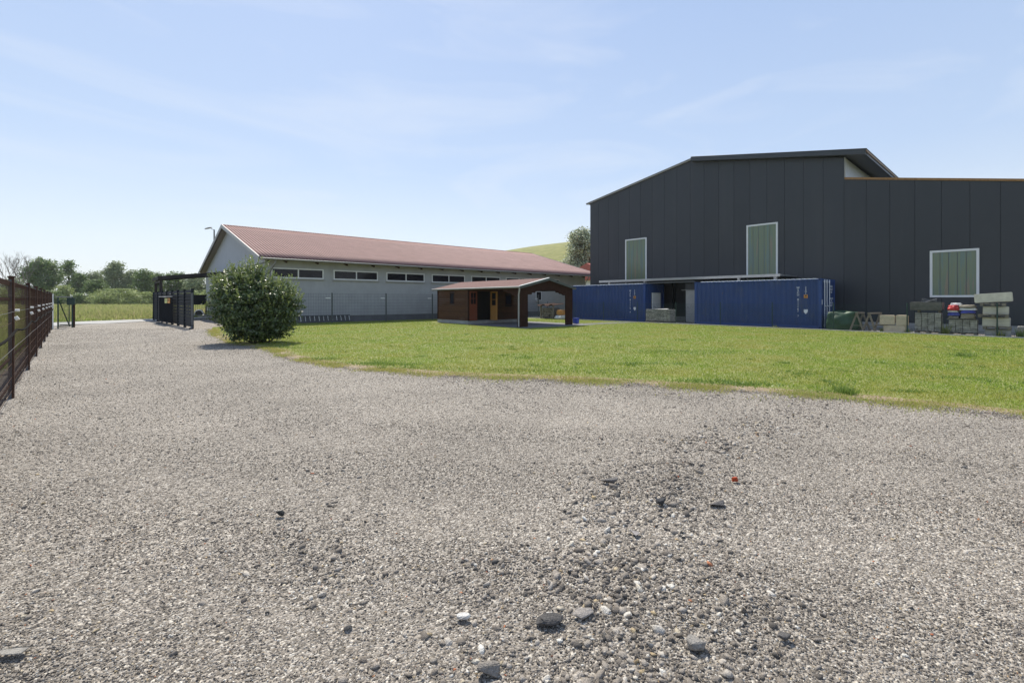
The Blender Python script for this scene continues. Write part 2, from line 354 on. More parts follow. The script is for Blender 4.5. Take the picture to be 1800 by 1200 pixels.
# road
def ext(a, b, t): return (a[0] + (b[0] - a[0]) * t, a[1] + (b[1] - a[1]) * t)
n0, n1_, f0, f1 = G(100, 572.8), G(268, 564.0), G(100, 566.3), G(268, 560.2)
g = MB(); q = [ext(n0, n1_, -6), ext(n0, n1_, 1), ext(n0, n1_, 8), ext(f0, f1, 8), ext(f0, f1, 1), ext(f0, f1, -6)]
g.add([(p[0], p[1], .0) for p in q], [tuple(range(6))]); tag(g.build('road', 'asphalt'), kind='structure')

# lawn
EDGE = [(372, 579), (380, 588), (405, 600), (440, 607), (490, 616), (505, 626), (540, 634), (600, 643), (660, 649), (760, 656), (860, 661), (960, 665), (1040, 668), (1120, 672), (1200, 677),
        (1300, 683), (1400, 691), (1500, 698), (1600, 708), (1700, 718), (1800, 728), (1990, 752)]
edge = [G(*p) for p in EDGE]
edge_f = []
for i in range(len(edge) - 1):
    for k in range(12):
        t = k / 12; x = edge[i][0] * (1 - t) + edge[i + 1][0] * t; y = edge[i][1] * (1 - t) + edge[i + 1][1] * t
        x += .07 * mnoise.noise(Vector((x * 1.5, y * 1.5, 3))) + .05 * mnoise.noise(Vector((x * 5, y * 5, 0))); y += .07 * mnoise.noise(Vector((x * 1.5, y * 1.5, 9))) + .05 * mnoise.noise(Vector((x * 5, y * 5, 7)))
        edge_f.append((x, y))
edge_f.append(edge[-1])
lawn_poly = edge_f + [(26.51, edge_f[-1][1] - 3), (26.51, 28.9), (27.6, 28.9), (27.6, 30.98), (6.9, 30.98), (4.6, 29.5)]
g = MB(); g.add([(p[0], p[1], .012) for p in lawn_poly], [tuple(range(len(lawn_poly)))])
M['lawnbase'] = mat('lawn_soil', (.15, .18, .045), .95, var=.3, scale=1.4, col2=(.24, .24, .08))
tag(g.build('lawn', 'lawnbase'), kind='structure')
# dry soil edging between lawn and gravel
g = MB(); n = len(edge_f); vs = []
for i, (x, y) in enumerate(edge_f):
    a = edge_f[max(i - 1, 0)]; b = edge_f[min(i + 1, n - 1)]; d = Vector((b[0] - a[0], b[1] - a[1])).normalized(); nr = Vector((-d.y, d.x))
    if nr.dot(Vector((x, y))) < 0: nr = -nr
    wd = .20 + .16 * mnoise.noise(Vector((x * 2.2, y * 2.2, 5))) + .05 * mnoise.noise(Vector((x * 9, y * 9, 2))); vs += [(x + nr.x * .25, y + nr.y * .25, .016), (x, y, .0158), (x - nr.x * wd, y - nr.y * wd, .003)]
g.add(vs, [(3 * i + k, 3 * i + k + 1, 3 * i + k + 4, 3 * i + k + 3) for i in range(n - 1) for k in (0, 1)])
tag(g.build('soil_edge', 'soil'), kind='structure')

# ------------------------------------------------------------------ gravel stones
def gravel_stone_mat():
    m = bpy.data.materials.new('loose_stones'); m.use_nodes = True; t = m.node_tree; b = t.nodes['Principled BSDF']
    b.inputs['Roughness'].default_value = .85; b.inputs['Specular IOR Level'].default_value = .3
    a = N(t, 'ShaderNodeAttribute', attribute_name='rnd'); r = N(t, 'ShaderNodeValToRGB'); lk(t, a.outputs['Fac'], r.inputs[0]); e = r.color_ramp.elements
    e[0].position = 0; e[0].color = (.085, .080, .075, 1); e[1].position = 1; e[1].color = (.45, .13, .06, 1)
    for p, c in ((.10, (.150, .129, .108)), (.45, (.255, .222, .187)), (.72, (.354, .313, .268)), (.86, (.50, .45, .388)), (.93, (.68, .65, .59)), (.975, (.44, .36, .24)), (.9955, (.46, .35, .20)), (.9975, (.38, .14, .08))):
        x = e.new(p); x.color = (*c, 1)
    gm = N(t, 'ShaderNodeNewGeometry'); n = N(t, 'ShaderNodeTexNoise'); n.inputs['Scale'].default_value = 190; n.inputs['Detail'].default_value = 8; lk(t, gm.outputs['Position'], n.inputs['Vector'])
    mr = N(t, 'ShaderNodeMapRange'); mr.inputs[1].default_value = .3; mr.inputs[2].default_value = .7; mr.inputs[3].default_value = .60; mr.inputs[4].default_value = 1.30; lk(t, n.outputs[0], mr.inputs[0])
    ml = N(t, 'ShaderNodeMix', data_type='RGBA', blend_type='MULTIPLY'); ml.inputs[0].default_value = 1
    np_ = N(t, 'ShaderNodeTexNoise'); np_.inputs['Scale'].default_value = .42; np_.inputs['Detail'].default_value = 6; np_.inputs['Roughness'].default_value = .6; lk(t, gm.outputs['Position'], np_.inputs['Vector'])
    mr2 = N(t, 'ShaderNodeMapRange'); mr2.inputs[1].default_value = .32; mr2.inputs[2].default_value = .68; mr2.inputs[3].default_value = .80; mr2.inputs[4].default_value = 1.20; lk(t, np_.outputs[0], mr2.inputs[0])
    mu_ = N(t, 'ShaderNodeMath', operation='MULTIPLY'); lk(t, mr.outputs[0], mu_.inputs[0]); lk(t, mr2.outputs[0], mu_.inputs[1])
    lk(t, r.outputs[0], ml.inputs[6]); lk(t, mu_.outputs[0], ml.inputs[7]); lk(t, ml.outputs[2], b.inputs['Base Color'])
    bp = N(t, 'ShaderNodeBump'); bp.inputs['Strength'].default_value = .9; bp.inputs['Distance'].default_value = .006; lk(t, n.outputs[0], bp.inputs['Height']); lk(t, bp.outputs[0], b.inputs['Normal'])
    return m
M['stones'] = gravel_stone_mat()
def hull(npts, flat, seed):
    r = random.Random(seed); bm = bmesh.new()
    for _ in range(npts):
        v = Vector((r.gauss(0, 1), r.gauss(0, 1), r.gauss(0, 1))).normalized() * r.uniform(.82, 1.08)
        bm.verts.new((v.x * r.uniform(.95, 1.1), v.y * .78, v.z * flat))
    res = bmesh.ops.convex_hull(bm, input=bm.verts[:])
    bmesh.ops.delete(bm, geom=[x for x in res['geom_interior'] if isinstance(x, bmesh.types.BMVert)], context='VERTS')
    bmesh.ops.triangulate(bm, faces=bm.faces[:]); bm.verts.index_update()
    V = np.array([v.co[:] for v in bm.verts]); T = np.array([[v.index for v in f.verts] for f in bm.faces]); bm.free(); return V, T
def scatter_stones(P, size, templates, rnd, sink=.25):
    Vs, Ts, Rs, k0 = [], [], [], 0
    pick = rng.integers(0, len(templates), len(P))
    for ti, (TV, TT) in enumerate(templates):
        idx = np.nonzero(pick == ti)[0]
        if not len(idx): continue
        s = size[idx]; a = rng.uniform(0, 2 * PI, len(idx)); tx = rng.normal(0, .28, len(idx)); ty = rng.normal(0, .28, len(idx))
        sx = s * rng.uniform(.8, 1.25, len(idx)); sz = s * rng.uniform(.75, 1.2, len(idx))
        v = TV[None] * np.stack([sx, s, sz], 1)[:, None]
        ca, sa = np.cos(a)[:, None], np.sin(a)[:, None]
        x = v[..., 0] * ca - v[..., 1] * sa; y = v[..., 0] * sa + v[..., 1] * ca; z = v[..., 2] + x * np.tan(tx)[:, None] + y * np.tan(ty)[:, None]
        W = np.stack([x, y, z], 2) + P[idx][:, None]
        W[..., 2] += (sz * (1 - sink * 2) * .45)[:, None]
        n = TV.shape[0]; Vs.append(W.reshape(-1, 3)); Ts.append((TT[None] + (np.arange(len(idx)) * n)[:, None, None] + k0).reshape(-1, 3)); Rs.append(np.repeat(rnd[idx], n)); k0 += n * len(idx)
    return np.concatenate(Vs), np.concatenate(Ts), np.concatenate(Rs)
def field(n, Y0, Y1, p=1.0, xw=1.28):
    Y = (rng.uniform(Y0 ** p, Y1 ** p, n)) ** (1 / p); X = rng.uniform(-1, 1, n) * (xw * Y + .5)
    u = CU * X + SU * Y; v = -SU * X + CU * Y
    ok = (u > -1.05 - .035 * (v - 10.3)) & ~inpoly(u, v, lawn_poly) & (u < 26)
    X, Y, u, v = X[ok], Y[ok], u[ok], v[ok]
    return X, Y, u, v
def coarse(X, Y):      # where coarser rubble lies
    cx = .68 + .16 * (Y - 2) + .62 * np.maximum(0, Y - 3.3) ** 1.25
    n = .5 + .5 * np.sin(1.9 * X + 1.3 * Y + 1) * np.sin(2.7 * Y - .8 * X); n2 = .5 + .5 * np.sin(5.1 * X + 3.3 * Y) * np.sin(4.3 * Y - 3.8 * X + 2)
    c = np.exp(-((X - cx) / (.42 + .05 * Y)) ** 2) * np.clip((7 - Y) / 1.5, 0, 1) * (.35 + .65 * n2)
    c1 = np.exp(-((X - .15) / .5) ** 2) * (Y < 2.9) * .55 * n2
    c2 = np.exp(-((Y - (8.3 - .25 * X)) / .8) ** 2) * (X > -1.5) * (X < 4.5) * .5 * (.3 + .7 * n2)
    c3 = np.exp(-((X + .38 * Y + .1) / .35) ** 2) * (Y > 2.2) * (Y < 4.5) * .3 * n
    return np.clip(c + c1 + c2 + c3, 0, 1)
tpl_s = [hull(9, .62, s) for s in range(14)]
tpl_l = [hull(26, .6, 100 + s) for s in range(12)]
tpl_m = [hull(13, .55, 200 + s) for s in range(10)] + tpl_l[:5]
parts_V, parts_T, parts_R, off = [], [], [], 0
def add_field(n, Y0, Y1, smin, smax, tpl, p=1.2, coarse_only=0., sink=.28, grow=0., dark=.45):
    global off
    X, Y, u, v = field(n, Y0, Y1, p)
    c = coarse(X, Y)
    if coarse_only: 
        k = rng.uniform(0, 1, len(X)) < c * coarse_only + .02; X, Y, u, v, c = X[k], Y[k], u[k], v[k], c[k]
    s = smin + (smax - smin) * rng.beta(1.3, 3.4, len(X)) + grow * Y * rng.uniform(.5, 1.2, len(X)); s = s * (1 + .4 * c)
    r = rng.uniform(0, 1, len(X)); r = np.where(rng.uniform(0, 1, len(X)) < c * dark, r * .6, r)
    z = gz(u, v)
    Vv, Tt, Rr = scatter_stones(np.stack([u, v, z], 1), s, tpl, r, sink)
    parts_V.append(Vv); parts_T.append(Tt + off); parts_R.append(Rr); off += len(Vv)
add_field(310000, 1.5, 24, .0030, .0100, tpl_s, .05, grow=.00050, sink=.33)
add_field(30000, 1.6, 11, .007, .018, tpl_m, 1.0, coarse_only=1.0, sink=.32, dark=.2)
add_field(19000, 1.6, 10, .010, .028, tpl_m, .7, coarse_only=.95, sink=.34, dark=.3)
add_field(3400, 1.6, 9, .016, .038, tpl_m, .6, coarse_only=.9, sink=.42, dark=.35)
add_field(3500, 2, 16, .009, .022, tpl_m, 1.2, sink=.3)
# stones strewn over the soil edging
ee = np.array(edge_f); q = rng.integers(0, len(ee), 15000); P_ = ee[q] + rng.normal(0, .15, (15000, 2)); dd_ = np.hypot(P_[:, 0], P_[:, 1]) ; nrm = -ee[q] / np.hypot(ee[q][:, 0], ee[q][:, 1])[:, None]; P_ = P_ + nrm * .16
k_ = ~inpoly(P_[:, 0], P_[:, 1], lawn_poly) | (rng.uniform(0, 1, len(P_)) < .12); P_ = P_[k_]
wx, wy = G(1245, 622); wp_ = np.stack([wx + rng.normal(0, .55, 260), wy + rng.normal(0, .5, 260)], 1); P_ = np.concatenate([P_, wp_])
Vv, Tt, Rr = scatter_stones(np.stack([P_[:, 0], P_[:, 1], np.where(inpoly(P_[:, 0], P_[:, 1], lawn_poly), .014, .009)], 1), rng.uniform(.005, .014, len(P_)), tpl_s, rng.uniform(.3, .95, len(P_)), .25)
parts_V.append(Vv); parts_T.append(Tt + off); parts_R.append(Rr); off += len(Vv)
gs = npmesh('gravel', np.concatenate(parts_V), np.concatenate(parts_T), 'stones', np.concatenate(parts_R)); tag(gs, kind='stuff')

# single stones one can point at
def stone(px, py, wpx, flat, col, label, pts=16, name='stone', rot=0., asp=.75):
    Y = F * CH / (py - HZ); s = wpx / 2 * Y / F; x, y = G(px, py)
    r = random.Random(px); bm = bmesh.new()
    for _ in range(pts):
        v = Vector((r.gauss(0, 1), r.gauss(0, 1), r.gauss(0, 1))).normalized(); bm.verts.new((v.x * s * 1.1, v.y * s * asp * 1.15, max(-.8, min(.8, v.z * 1.6)) * s * flat))
    res = bmesh.ops.convex_hull(bm, input=bm.verts[:]); bmesh.ops.delete(bm, geom=[q for q in res['geom_interior'] if isinstance(q, bmesh.types.BMVert)], context='VERTS')
    bmesh.ops.bevel(bm, geom=bm.edges[:], offset=s * .06, segments=1, affect='EDGES')
    me = bpy.data.meshes.new(name); bm.to_mesh(me); bm.free()
    mm = mat('single_stone_%d' % px, col, .9, var=.3, scale=90, bump=.9, bscale=160, spec=.25); me.materials.append(mm)
    o = bpy.data.objects.new(name, me); COL.objects.link(o); o.location = (x, y, .012 + s * flat * .7 + float(gz(x, y))); o.rotation_euler = (random.uniform(-.1, .1), random.uniform(-.1, .1), rot - .73)
    tag(o, label, 'stone', 'single larger stones lying on the gravel')
stone(963, 1096, 52, .30, (.088, .083, .080), 'smooth dark grey slab of stone, the darkest flat piece lying low in the gravel', 18, asp=.6)
stone(1024, 1084, 38, .26, (.29, .262, .238), 'grey triangular stone flake just behind the darkest slab', 9)
stone(815, 1087, 26, .36, (.60, .58, .54), 'white oblong pebble left of the dark slab', 22, asp=.5)
stone(1292, 851, 12, .8, (.42, .075, .03), 'small bright red brick fragment, the reddest speck on the gravel', 14)
stone(492, 910, 15, .8, (.05, .052, .05), 'small blackish rock alone on the fine gravel', 14)
stone(1262, 892, 34, .3, (.15, .138, .13), 'thin slate grey flake with a dark broken front edge', 12, asp=.55)
stone(1113, 941, 28, .2, (.28, .255, .245), 'flat pale brown grey chip shaped like a wedge', 8)
stone(1378, 1123, 24, .5, (.115, .108, .103), 'dark squarish stone on the coarse track, lower part', 12, asp=.7)
stone(858, 1188, 46, .45, (.23, .205, .18), 'rough brown grey stone at the bottom edge of the view', 12)
stone(1223, 1140, 34, .6, (.27, .25, .225), 'rounded rough grey lump with pitted surface', 30)
stone(1164, 889, 22, .5, (.06, .06, .062), 'black angular rock beside the coarse patch of gravel', 12)
stone(1072, 851, 34, .28, (.165, .152, .142), 'long low grey flake lying on the gravel in front of the lawn', 10, asp=.45)
stone(20, 1160, 60, .12, (.30, .28, .25), 'thin pale tan flagstone chip at the lower left corner', 10, asp=.5)

# ------------------------------------------------------------------ grass
def blades(n_try, region, Yr, hgt, wid, poly=None, extra=None, pxr=(-250, 2050), xw=None, p=.6):
    """sample ground positions, denser near the camera; returns arrays u,v,Y"""
    Y = (rng.uniform(Yr[0] ** p, Yr[1] ** p, n_try)) ** (1 / p); X = (rng.uniform(pxr[0], pxr[1], n_try) - 900) / F * Y
    u = CU * X + SU * Y; v = -SU * X + CU * Y; k = np.ones(n_try, bool)
    if poly is not None: k &= inpoly(u, v, poly)
    if extra is not None: k &= extra(u, v)
    return u[k], v[k], Y[k]
def blade_mesh(name, u, v, z0, h, wd, m, rnd, lean=.5):
    n = len(u); a = rng.uniform(0, 2 * PI, n); b = rng.uniform(0, 2 * PI, n); l = h * rng.uniform(0, lean, n) * 1.4
    dx, dy = np.cos(a) * wd / 2, np.sin(a) * wd / 2
    p0 = np.stack([u - dx, v - dy, np.full(n, z0)], 1); p1 = np.stack([u + dx, v + dy, np.full(n, z0)], 1)
    p2 = np.stack([u + np.cos(b) * l, v + np.sin(b) * l, z0 + h * rng.uniform(.75, 1.1, n)], 1)
    V = np.stack([p0, p1, p2], 1).reshape(-1, 3); T = np.arange(3 * n).reshape(-1, 3)
    return npmesh(name, V, T, m, np.repeat(rnd, 3))
M['grass'] = leafmat('lawn_grass', [(0, (.165, .25, .028)), (.35, (.245, .345, .048)), (.7, (.345, .43, .08)), (.93, (.43, .40, .16)), (1, (.50, .40, .23))], .7, .45, .12, patch=(.40, .36, .095), pscale=.55)
u, v, Y = blades(760000, None, (5.5, 36), 0, 0, lawn_poly, p=.5)
kk = ~((u > 16.2) & (u < 22.0) & (v > 17.2) & (v < 26.6)); u, v, Y = u[kk], v[kk], Y[kk]
cl = np.array([mnoise.noise(Vector((a * .9, b * .9, 0))) for a, b in zip(u[::1][:0], v[:0])]) if 0 else .5 + .5 * np.sin(1.3 * u + 2.1 * v + np.sin(.9 * v)) * np.sin(2.2 * u - 1.2 * v + np.sin(1.7 * u))
h = (.014 + .022 * rng.uniform(0, 1, len(u)) ** 1.7) * (1 + .3 * cl); wd = .0055 + .0011 * Y
ex = np.array(edge_f)[::4]
dm = np.full(len(u), 9.)
for q in ex: dm = np.minimum(dm, np.hypot(u - q[0], v - q[1]))
r = np.clip(rng.normal(.42, .22, len(u)) + .12 * (cl - .5), 0, .99)
dry = rng.uniform(0, 1, len(u)) < np.clip(.92 - dm * 1.25, 0, .85); r[dry] = rng.uniform(.85, 1, dry.sum()); h[dry] *= .6
keep = rng.uniform(0, 1, len(u)) < np.clip(.25 + dm * 2.2, 0, 1)
qi = rng.integers(0, len(edge_f), 60000); ep = np.array(edge_f)[qi]; Rr_ = np.hypot(ep[:, 0], ep[:, 1]); er = ep + rng.normal(0, .13, (60000, 2)) - (ep / Rr_[:, None]) * rng.exponential(.13, (60000, 1))
cn = np.sin(2.3 * er[:, 0] + 1.7 * er[:, 1]) * np.sin(3.1 * er[:, 1] - 1.9 * er[:, 0] + 1) + rng.normal(0, .5, 60000); kk = cn > .1; er = er[kk]; eY = SU * er[:, 0] + CU * er[:, 1]
U_ = np.concatenate([u[keep], er[:, 0]]); V_ = np.concatenate([v[keep], er[:, 1]]); H_ = np.concatenate([h[keep], rng.uniform(.012, .045, len(er))]); W_ = np.concatenate([wd[keep], .005 + .0009 * eY]); R_r = np.concatenate([r[keep], np.where(rng.uniform(0, 1, len(er)) < .75, rng.uniform(.8, 1, len(er)), rng.uniform(0, .6, len(er)))])
gr = blade_mesh('grass', U_, V_, .010, H_ + .004, W_, 'grass', R_r, .9); tag(gr, 'short mown green lawn grass', 'grass', kind='stuff')
# darker clover and weed patches in the lawn
M['weed'] = leafmat('broad_weeds', [(0, (.10, .175, .03)), (.6, (.17, .26, .05)), (1, (.25, .34, .08))], .45, .35, .4)
cu_, cv_, sz_ = [], [], []
for px, py, n, s in [(655, 640, 260, .35), (690, 642, 300, .4), (730, 648, 160, .3), (1235, 672, 240, .35), (1290, 676, 260, .35), (1320, 678, 200, .3), (1460, 690, 120, .25), (1600, 690, 160, .2), (1740, 618, 160, .4), (1690, 666, 120, .25),
                     (560, 632, 300, .4), (900, 652, 200, .5), (1130, 640, 160, .4), (1400, 655, 160, .5), (1185, 618, 200, .5), (820, 600, 200, .6), (1150, 620, 150, .6), (500, 612, 160, .3), (1060, 655, 200, .5)]:
    x, y = G(px, py); d = Vector((x, y)).normalized()
    a = rng.normal(0, s, n); b = rng.normal(0, s * .35, n); cu_.append(x + a * CU + b * SU); cv_.append(y - a * SU + b * CU)
for _ in range(150):
    px = rng.uniform(520, 1850); py = 585 + 100 * rng.uniform(0, 1) ** .8; x, y = G(px, py); n = int(rng.uniform(15, 70)); s = rng.uniform(.06, .3)
    cu_.append(x + rng.normal(0, s, n)); cv_.append(y + rng.normal(0, s, n))
cu_ = np.concatenate(cu_); cv_ = np.concatenate(cv_); kk = inpoly(cu_, cv_, lawn_poly) & ~((cu_ > 16.0) & (cu_ < 22.2) & (cv_ > 17.) & (cv_ < 26.8)); cu_, cv_ = cu_[kk], cv_[kk]
wm = blade_mesh('ground_cover', cu_, cv_, .011, rng.uniform(.02, .060, len(cu_)), rng.uniform(.014, .030, len(cu_)), 'weed', rng.uniform(0, 1, len(cu_)), 1.0); tag(wm, 'broad leaved clover and weeds in patches of the lawn', 'weeds', kind='stuff')
# a few tufts standing out
def tuft(px, py, n, hh, rad, label, m='weed', name='grass_tuft', group='taller tufts in the lawn', z=.012):
    x, y = G(px, py); a = rng.normal(0, rad, n); b = rng.normal(0, rad, n)
    o = blade_mesh(name, a, b, 0, rng.uniform(hh * .5, hh, n), rng.uniform(.008, .016, n) + .0, m, rng.uniform(0, 1, n), .7); o.location = (x, y, z); tag(o, label, 'grass tuft', group)
tuft(1486, 693, 260, .17, .07, 'tall dark green grass tuft on the lawn edge facing the gravel')
tuft(1694, 627, 200, .16, .12, 'darker tuft of blades out in the open lawn before the stacked blocks')
# meadow grass over the road
M['mgrass'] = leafmat('meadow_grass', [(0, (.20, .27, .06)), (.45, (.31, .38, .10)), (.8, (.42, .42, .18)), (1, (.46, .37, .24))], .7, .52, .08, patch=(.48, .39, .23), pscale=.05)
Yf = (rng.uniform(118 ** -.4, 30 ** -.4, 150000)) ** (-1 / .4); pxs = rng.uniform(-150, 430, 150000); X = (pxs - 900) / F * Yf
u = CU * X + SU * Yf; v = -SU * X + CU * Yf
dr = Vector((f1[0] - f0[0], f1[1] - f0[1])).normalized(); sd_ = (u - f0[0]) * (-dr.y) + (v - f0[1]) * dr.x
if sd_[Yf > 100].mean() < 0: sd_ = -sd_
k = sd_ > .15; u, v, Yf, sd_ = u[k], v[k], Yf[k], sd_[k]
kk = ~((u > 6.5) & (v < 56)); u, v, Yf, sd_ = u[kk], v[kk], Yf[kk], sd_[kk]
h = np.clip(.22 + .10 * sd_, .2, .75) * rng.uniform(.5, 1.1, len(u)); mgn = blade_mesh('meadow_grass', u, v, -.05, h, .02 + .0022 * Yf, 'mgrass', np.clip(rng.normal(.5, .25, len(u)), 0, 1), .5)
tag(mgn, 'long unmown meadow grass beyond the road', 'meadow grass', kind='stuff')
# rough grass outside the left fence
n = 60000; Yq = (rng.uniform(3 ** .8, 36 ** .8, n)) ** (1 / .8); v = rng.uniform(4, 37, n); u = -1.35 - .035 * (v - 10.3) - rng.exponential(2.2, n)
h = rng.uniform(.1, .42, n) * np.clip(.35 + (-(u + 1.2)) * .5, .3, 1.3); rg = blade_mesh('rough_grass', u, v, -.05, h, rng.uniform(.012, .03, n), 'mgrass', np.clip(rng.normal(.35, .25, n), 0, 1), .8)
tag(rg, 'tall weedy grass behind the rusty mesh fence', 'rough grass', kind='stuff')
g = MB(); n = 40; pts = [(-1.30 - .035 * (y - 10.3) , y) for y in np.linspace(2, 34, n)]
g.add([p for x, y in pts for p in ((x + .26 + .10 * mnoise.noise(Vector((y * 1.3, 0, 0))), y, .016), (x - .9 + .2 * mnoise.noise(Vector((y, 4, 0))), y, .018))], [(2 * i, 2 * i + 1, 2 * i + 3, 2 * i + 2) for i in range(n - 1)])
M['dsoil'] = mat('dark_soil', (.045, .035, .027), .95, var=.35, scale=11, col2=(.17, .145, .115), bump=.6, bscale=30)
tag(g.build('soil_strip', 'dsoil'), kind='structure')

# ================================================================== GREY HALL (left)
gh = thing('workshop_building', 'long low grey building with a red corrugated gable roof and a row of strip windows', 'building', (7.56, 31, 0))
U0, U1, V0, V1 = 7.56, 37.8, 31.0, 52.0; EZ, RZ, RV = 4.05, 7.25, 41.5
sl = (RZ - EZ) / (RV - 30.4)
wz = lambda v: EZ + (v - 30.4) * sl if v < RV else RZ - (v - RV) * sl
g = MB(); g.prism([(V0, .42), (V1, .42), (V1, wz(V1) - .12), (V1, 3.75), (V0, 3.75)][:0] or [(V0, .42), (V1, .42), (V1, 3.78), (V0, 3.78)], 'x', U0, U1)
# part of the wall reaching the soffit on the long sides
g.box(U0 + .25, U1 - .25, V0, V0 + .3, 3.78, wz(V0) - .10)
g.build('wall', 'render_grey', gh)
g = MB(); g.box(U0 + .02, U1 - .02, V0 + .03, V1 - .03, 0, .42); g.build('plinth', 'plinth', gh)
def gable(u):
    b = MB(); k = 0; y = V0 + .05
    while y < V1 - .05:
        y2 = min(y + .20, V1 - .05); b.add([], []); 
        b.prism([(y + .006, 3.80), (y2 - .006, 3.80), (y2 - .006, wz(y2) - .16), (y + .006, wz(y) - .16)], 'x', u, u + .05); y = y2
    b.prism([(V0 + .06, 3.79), (V1 - .06, 3.79), (V1 - .06, wz(V1) - .2), (RV, RZ - .22), (V0 + .06, wz(V0) - .2)], 'x', u + .03, u + .12)
    return b
gable(U0 - .015).build('gable_cladding', 'gable', gh); gable(U1 - .11).build('gable_cladding', 'gable', gh)
g = MB(); g.box(U0 - .03, U0 + .01, V0 - .02, V1 + .02, 3.72, 3.79); g.build('drip_rail', 'plinth', gh)
# corrugated roof
def corr(v_e, z_e, v_r, z_r, ua, ub, per=.20, amp=.030, seg=9, rows=7):
    n = int((ub - ua) / per * seg) + 1; us = np.linspace(ua, ub, n); V = []; 
    ph = (us - ua) / per % 1.0; prof = np.clip(1.6 * np.sin(ph * 2 * PI) + .35, -1, 1)
    for j in range(rows + 1):
        t = j / rows; vv = v_e + (v_r - v_e) * t; zz = z_e + (z_r - z_e) * t
        V.append(np.stack([us, np.full(n, vv), zz + amp * prof], 1))
    V = np.concatenate(V); I = (np.arange(rows)[:, None] * n + np.arange(n - 1)[None]).ravel()
    return V, np.stack([I, I + 1, I + n + 1, I + n], 1)
def roofsheet(name, args, m, parent, thick=.012):
    V, Fq = corr(*args); o = npmesh(name, V - np.array(parent.location), Fq, m, smooth=True); o.parent = parent
    md = o.modifiers.new('s', 'SOLIDIFY'); md.thickness = thick; return o
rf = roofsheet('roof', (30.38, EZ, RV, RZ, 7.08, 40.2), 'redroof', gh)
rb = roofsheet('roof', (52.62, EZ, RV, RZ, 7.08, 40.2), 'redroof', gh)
g = MB(); 
for s_ in (-1, 1): g.prism([(RV, RZ + .06), (RV + s_ * .22, RZ - .22 * sl + .055), (RV + s_ * .22, RZ - .22 * sl + .035), (RV, RZ + .035)], 'x', 7.05, 40.25)
rd = g.build('ridge_cap', 'redroof', gh); rd.parent = rf; 
g = MB()
for ve in (30.42, 52.58):
    g.prism([(ve, wz(30.42) - .05), (RV, RZ - .05), (RV, RZ - .17), (ve, wz(30.42) - .17)], 'x', 7.16, 40.1)
g.each('soffit', 'woodg', gh)
g = MB()
for ve in (30.34, 52.66):
    g.prism([(ve, EZ + .035), (RV, RZ + .06), (RV, RZ - .22), (ve, EZ - .20)], 'x', 7.02, 7.075)
    g.prism([(ve, EZ + .035), (RV, RZ + .06), (RV, RZ - .22), (ve, EZ - .20)], 'x', 40.21, 40.26)
g.each('verge_board', 'trim', gh)
g = MB(); g.tube([(7.1, 30.30, EZ - .09), (40.2, 30.30, EZ - .12)], .048, 10); gu = g.build('gutter', 'zinc', gh)
g = MB(); g.tube([(7.95, 30.32, EZ - .14), (7.95, 30.36, EZ - .32), (7.80, 30.85, EZ - .78), (7.78, 30.92, EZ - .95), (7.78, 30.92, .1)], .045, 8); g.build('downpipe', 'zinc', gh)
g = MB(); g.tube([(37.6, 30.32, EZ - .16), (37.6, 30.4, EZ - .35), (37.72, 30.9, EZ - .8), (37.72, 30.92, .1)], .045, 8); g.build('downpipe', 'zinc', gh)
g = MB()
for i in range(17): g.bar((8.6 + i * 1.9, 30.45, EZ - .23), (8.6 + i * 1.9, 31.0, EZ - .08), .09, .12)
g.each('rafter_end', 'woodd', gh)
for k in range(7):
    a = 7.87 + 3.8 * k; b = a + 3.15; za, zb = 2.84, 3.48; fr = .075
    f = MB(); f.box(a, b, 30.955, 30.995, zb - fr, zb); f.box(a, b, 30.955, 30.995, za, za + fr)
    for x in (a, (a + b) / 2 - fr / 2, b - fr): f.box(x, x + fr, 30.9555, 30.995, za + fr, zb - fr)
    fo = f.build('window', 'white', gh)
    p = MB(); p.box(a + .05, b - .05, 30.975, 30.992, za + .05, zb - .05); p.build('pane', 'glass', fo)
    s = MB(); s.box(a - .06, b + .06, 30.90, 30.998, za - .055, za - .003); s.build('sill', 'trim', fo)
f = MB(); a, b, za, zb = 30.6, 31.35, 1.42, 2.3
f.box(a, b, 30.955, 30.995, zb - .06, zb); f.box(a, b, 30.955, 30.995, za, za + .06); f.box(a, a + .06, 30.956, 30.995, za + .06, zb - .06); f.box(b - .06, b, 30.956, 30.995, za + .06, zb - .06)
fo = f.build('window', 'white', gh); p = MB(); p.box(a + .04, b - .04, 30.975, 30.992, za + .04, zb - .04); p.build('pane', 'glass', fo); s = MB(); s.box(a - .08, b + .08, 30.88, 30.998, za - .05, za - .003); s.build('sill', 'trim', fo)
g = MB(); g.tube([(7.50, 32.0, 4.25), (7.36, 32.0, 4.25)], .07, 8); g.tube([(7.50, 32.0, 4.25), (7.5, 32.0, 4.12)], .03, 6); g.build('wall_light', 'fascia_g', gh)

# ladder lying along the wall
ld = thing('ladder', 'long aluminium ladder lying on its side along the foot of the grey wall', 'ladder', (11, 30.7, 0))
g = MB(); g.bar((9.1, 30.72, .10), (12.75, 30.72, .10), .03, .07); g.bar((9.1, 30.86, .46), (12.75, 30.86, .46), .03, .07); g.each('rail', 'grey_m', ld)
g = MB()
for i in range(13): g.tube([(9.25 + i * .285, 30.72, .11), (9.25 + i * .285, 30.86, .45)], .018, 6)
g.each('rung', 'insul', ld)

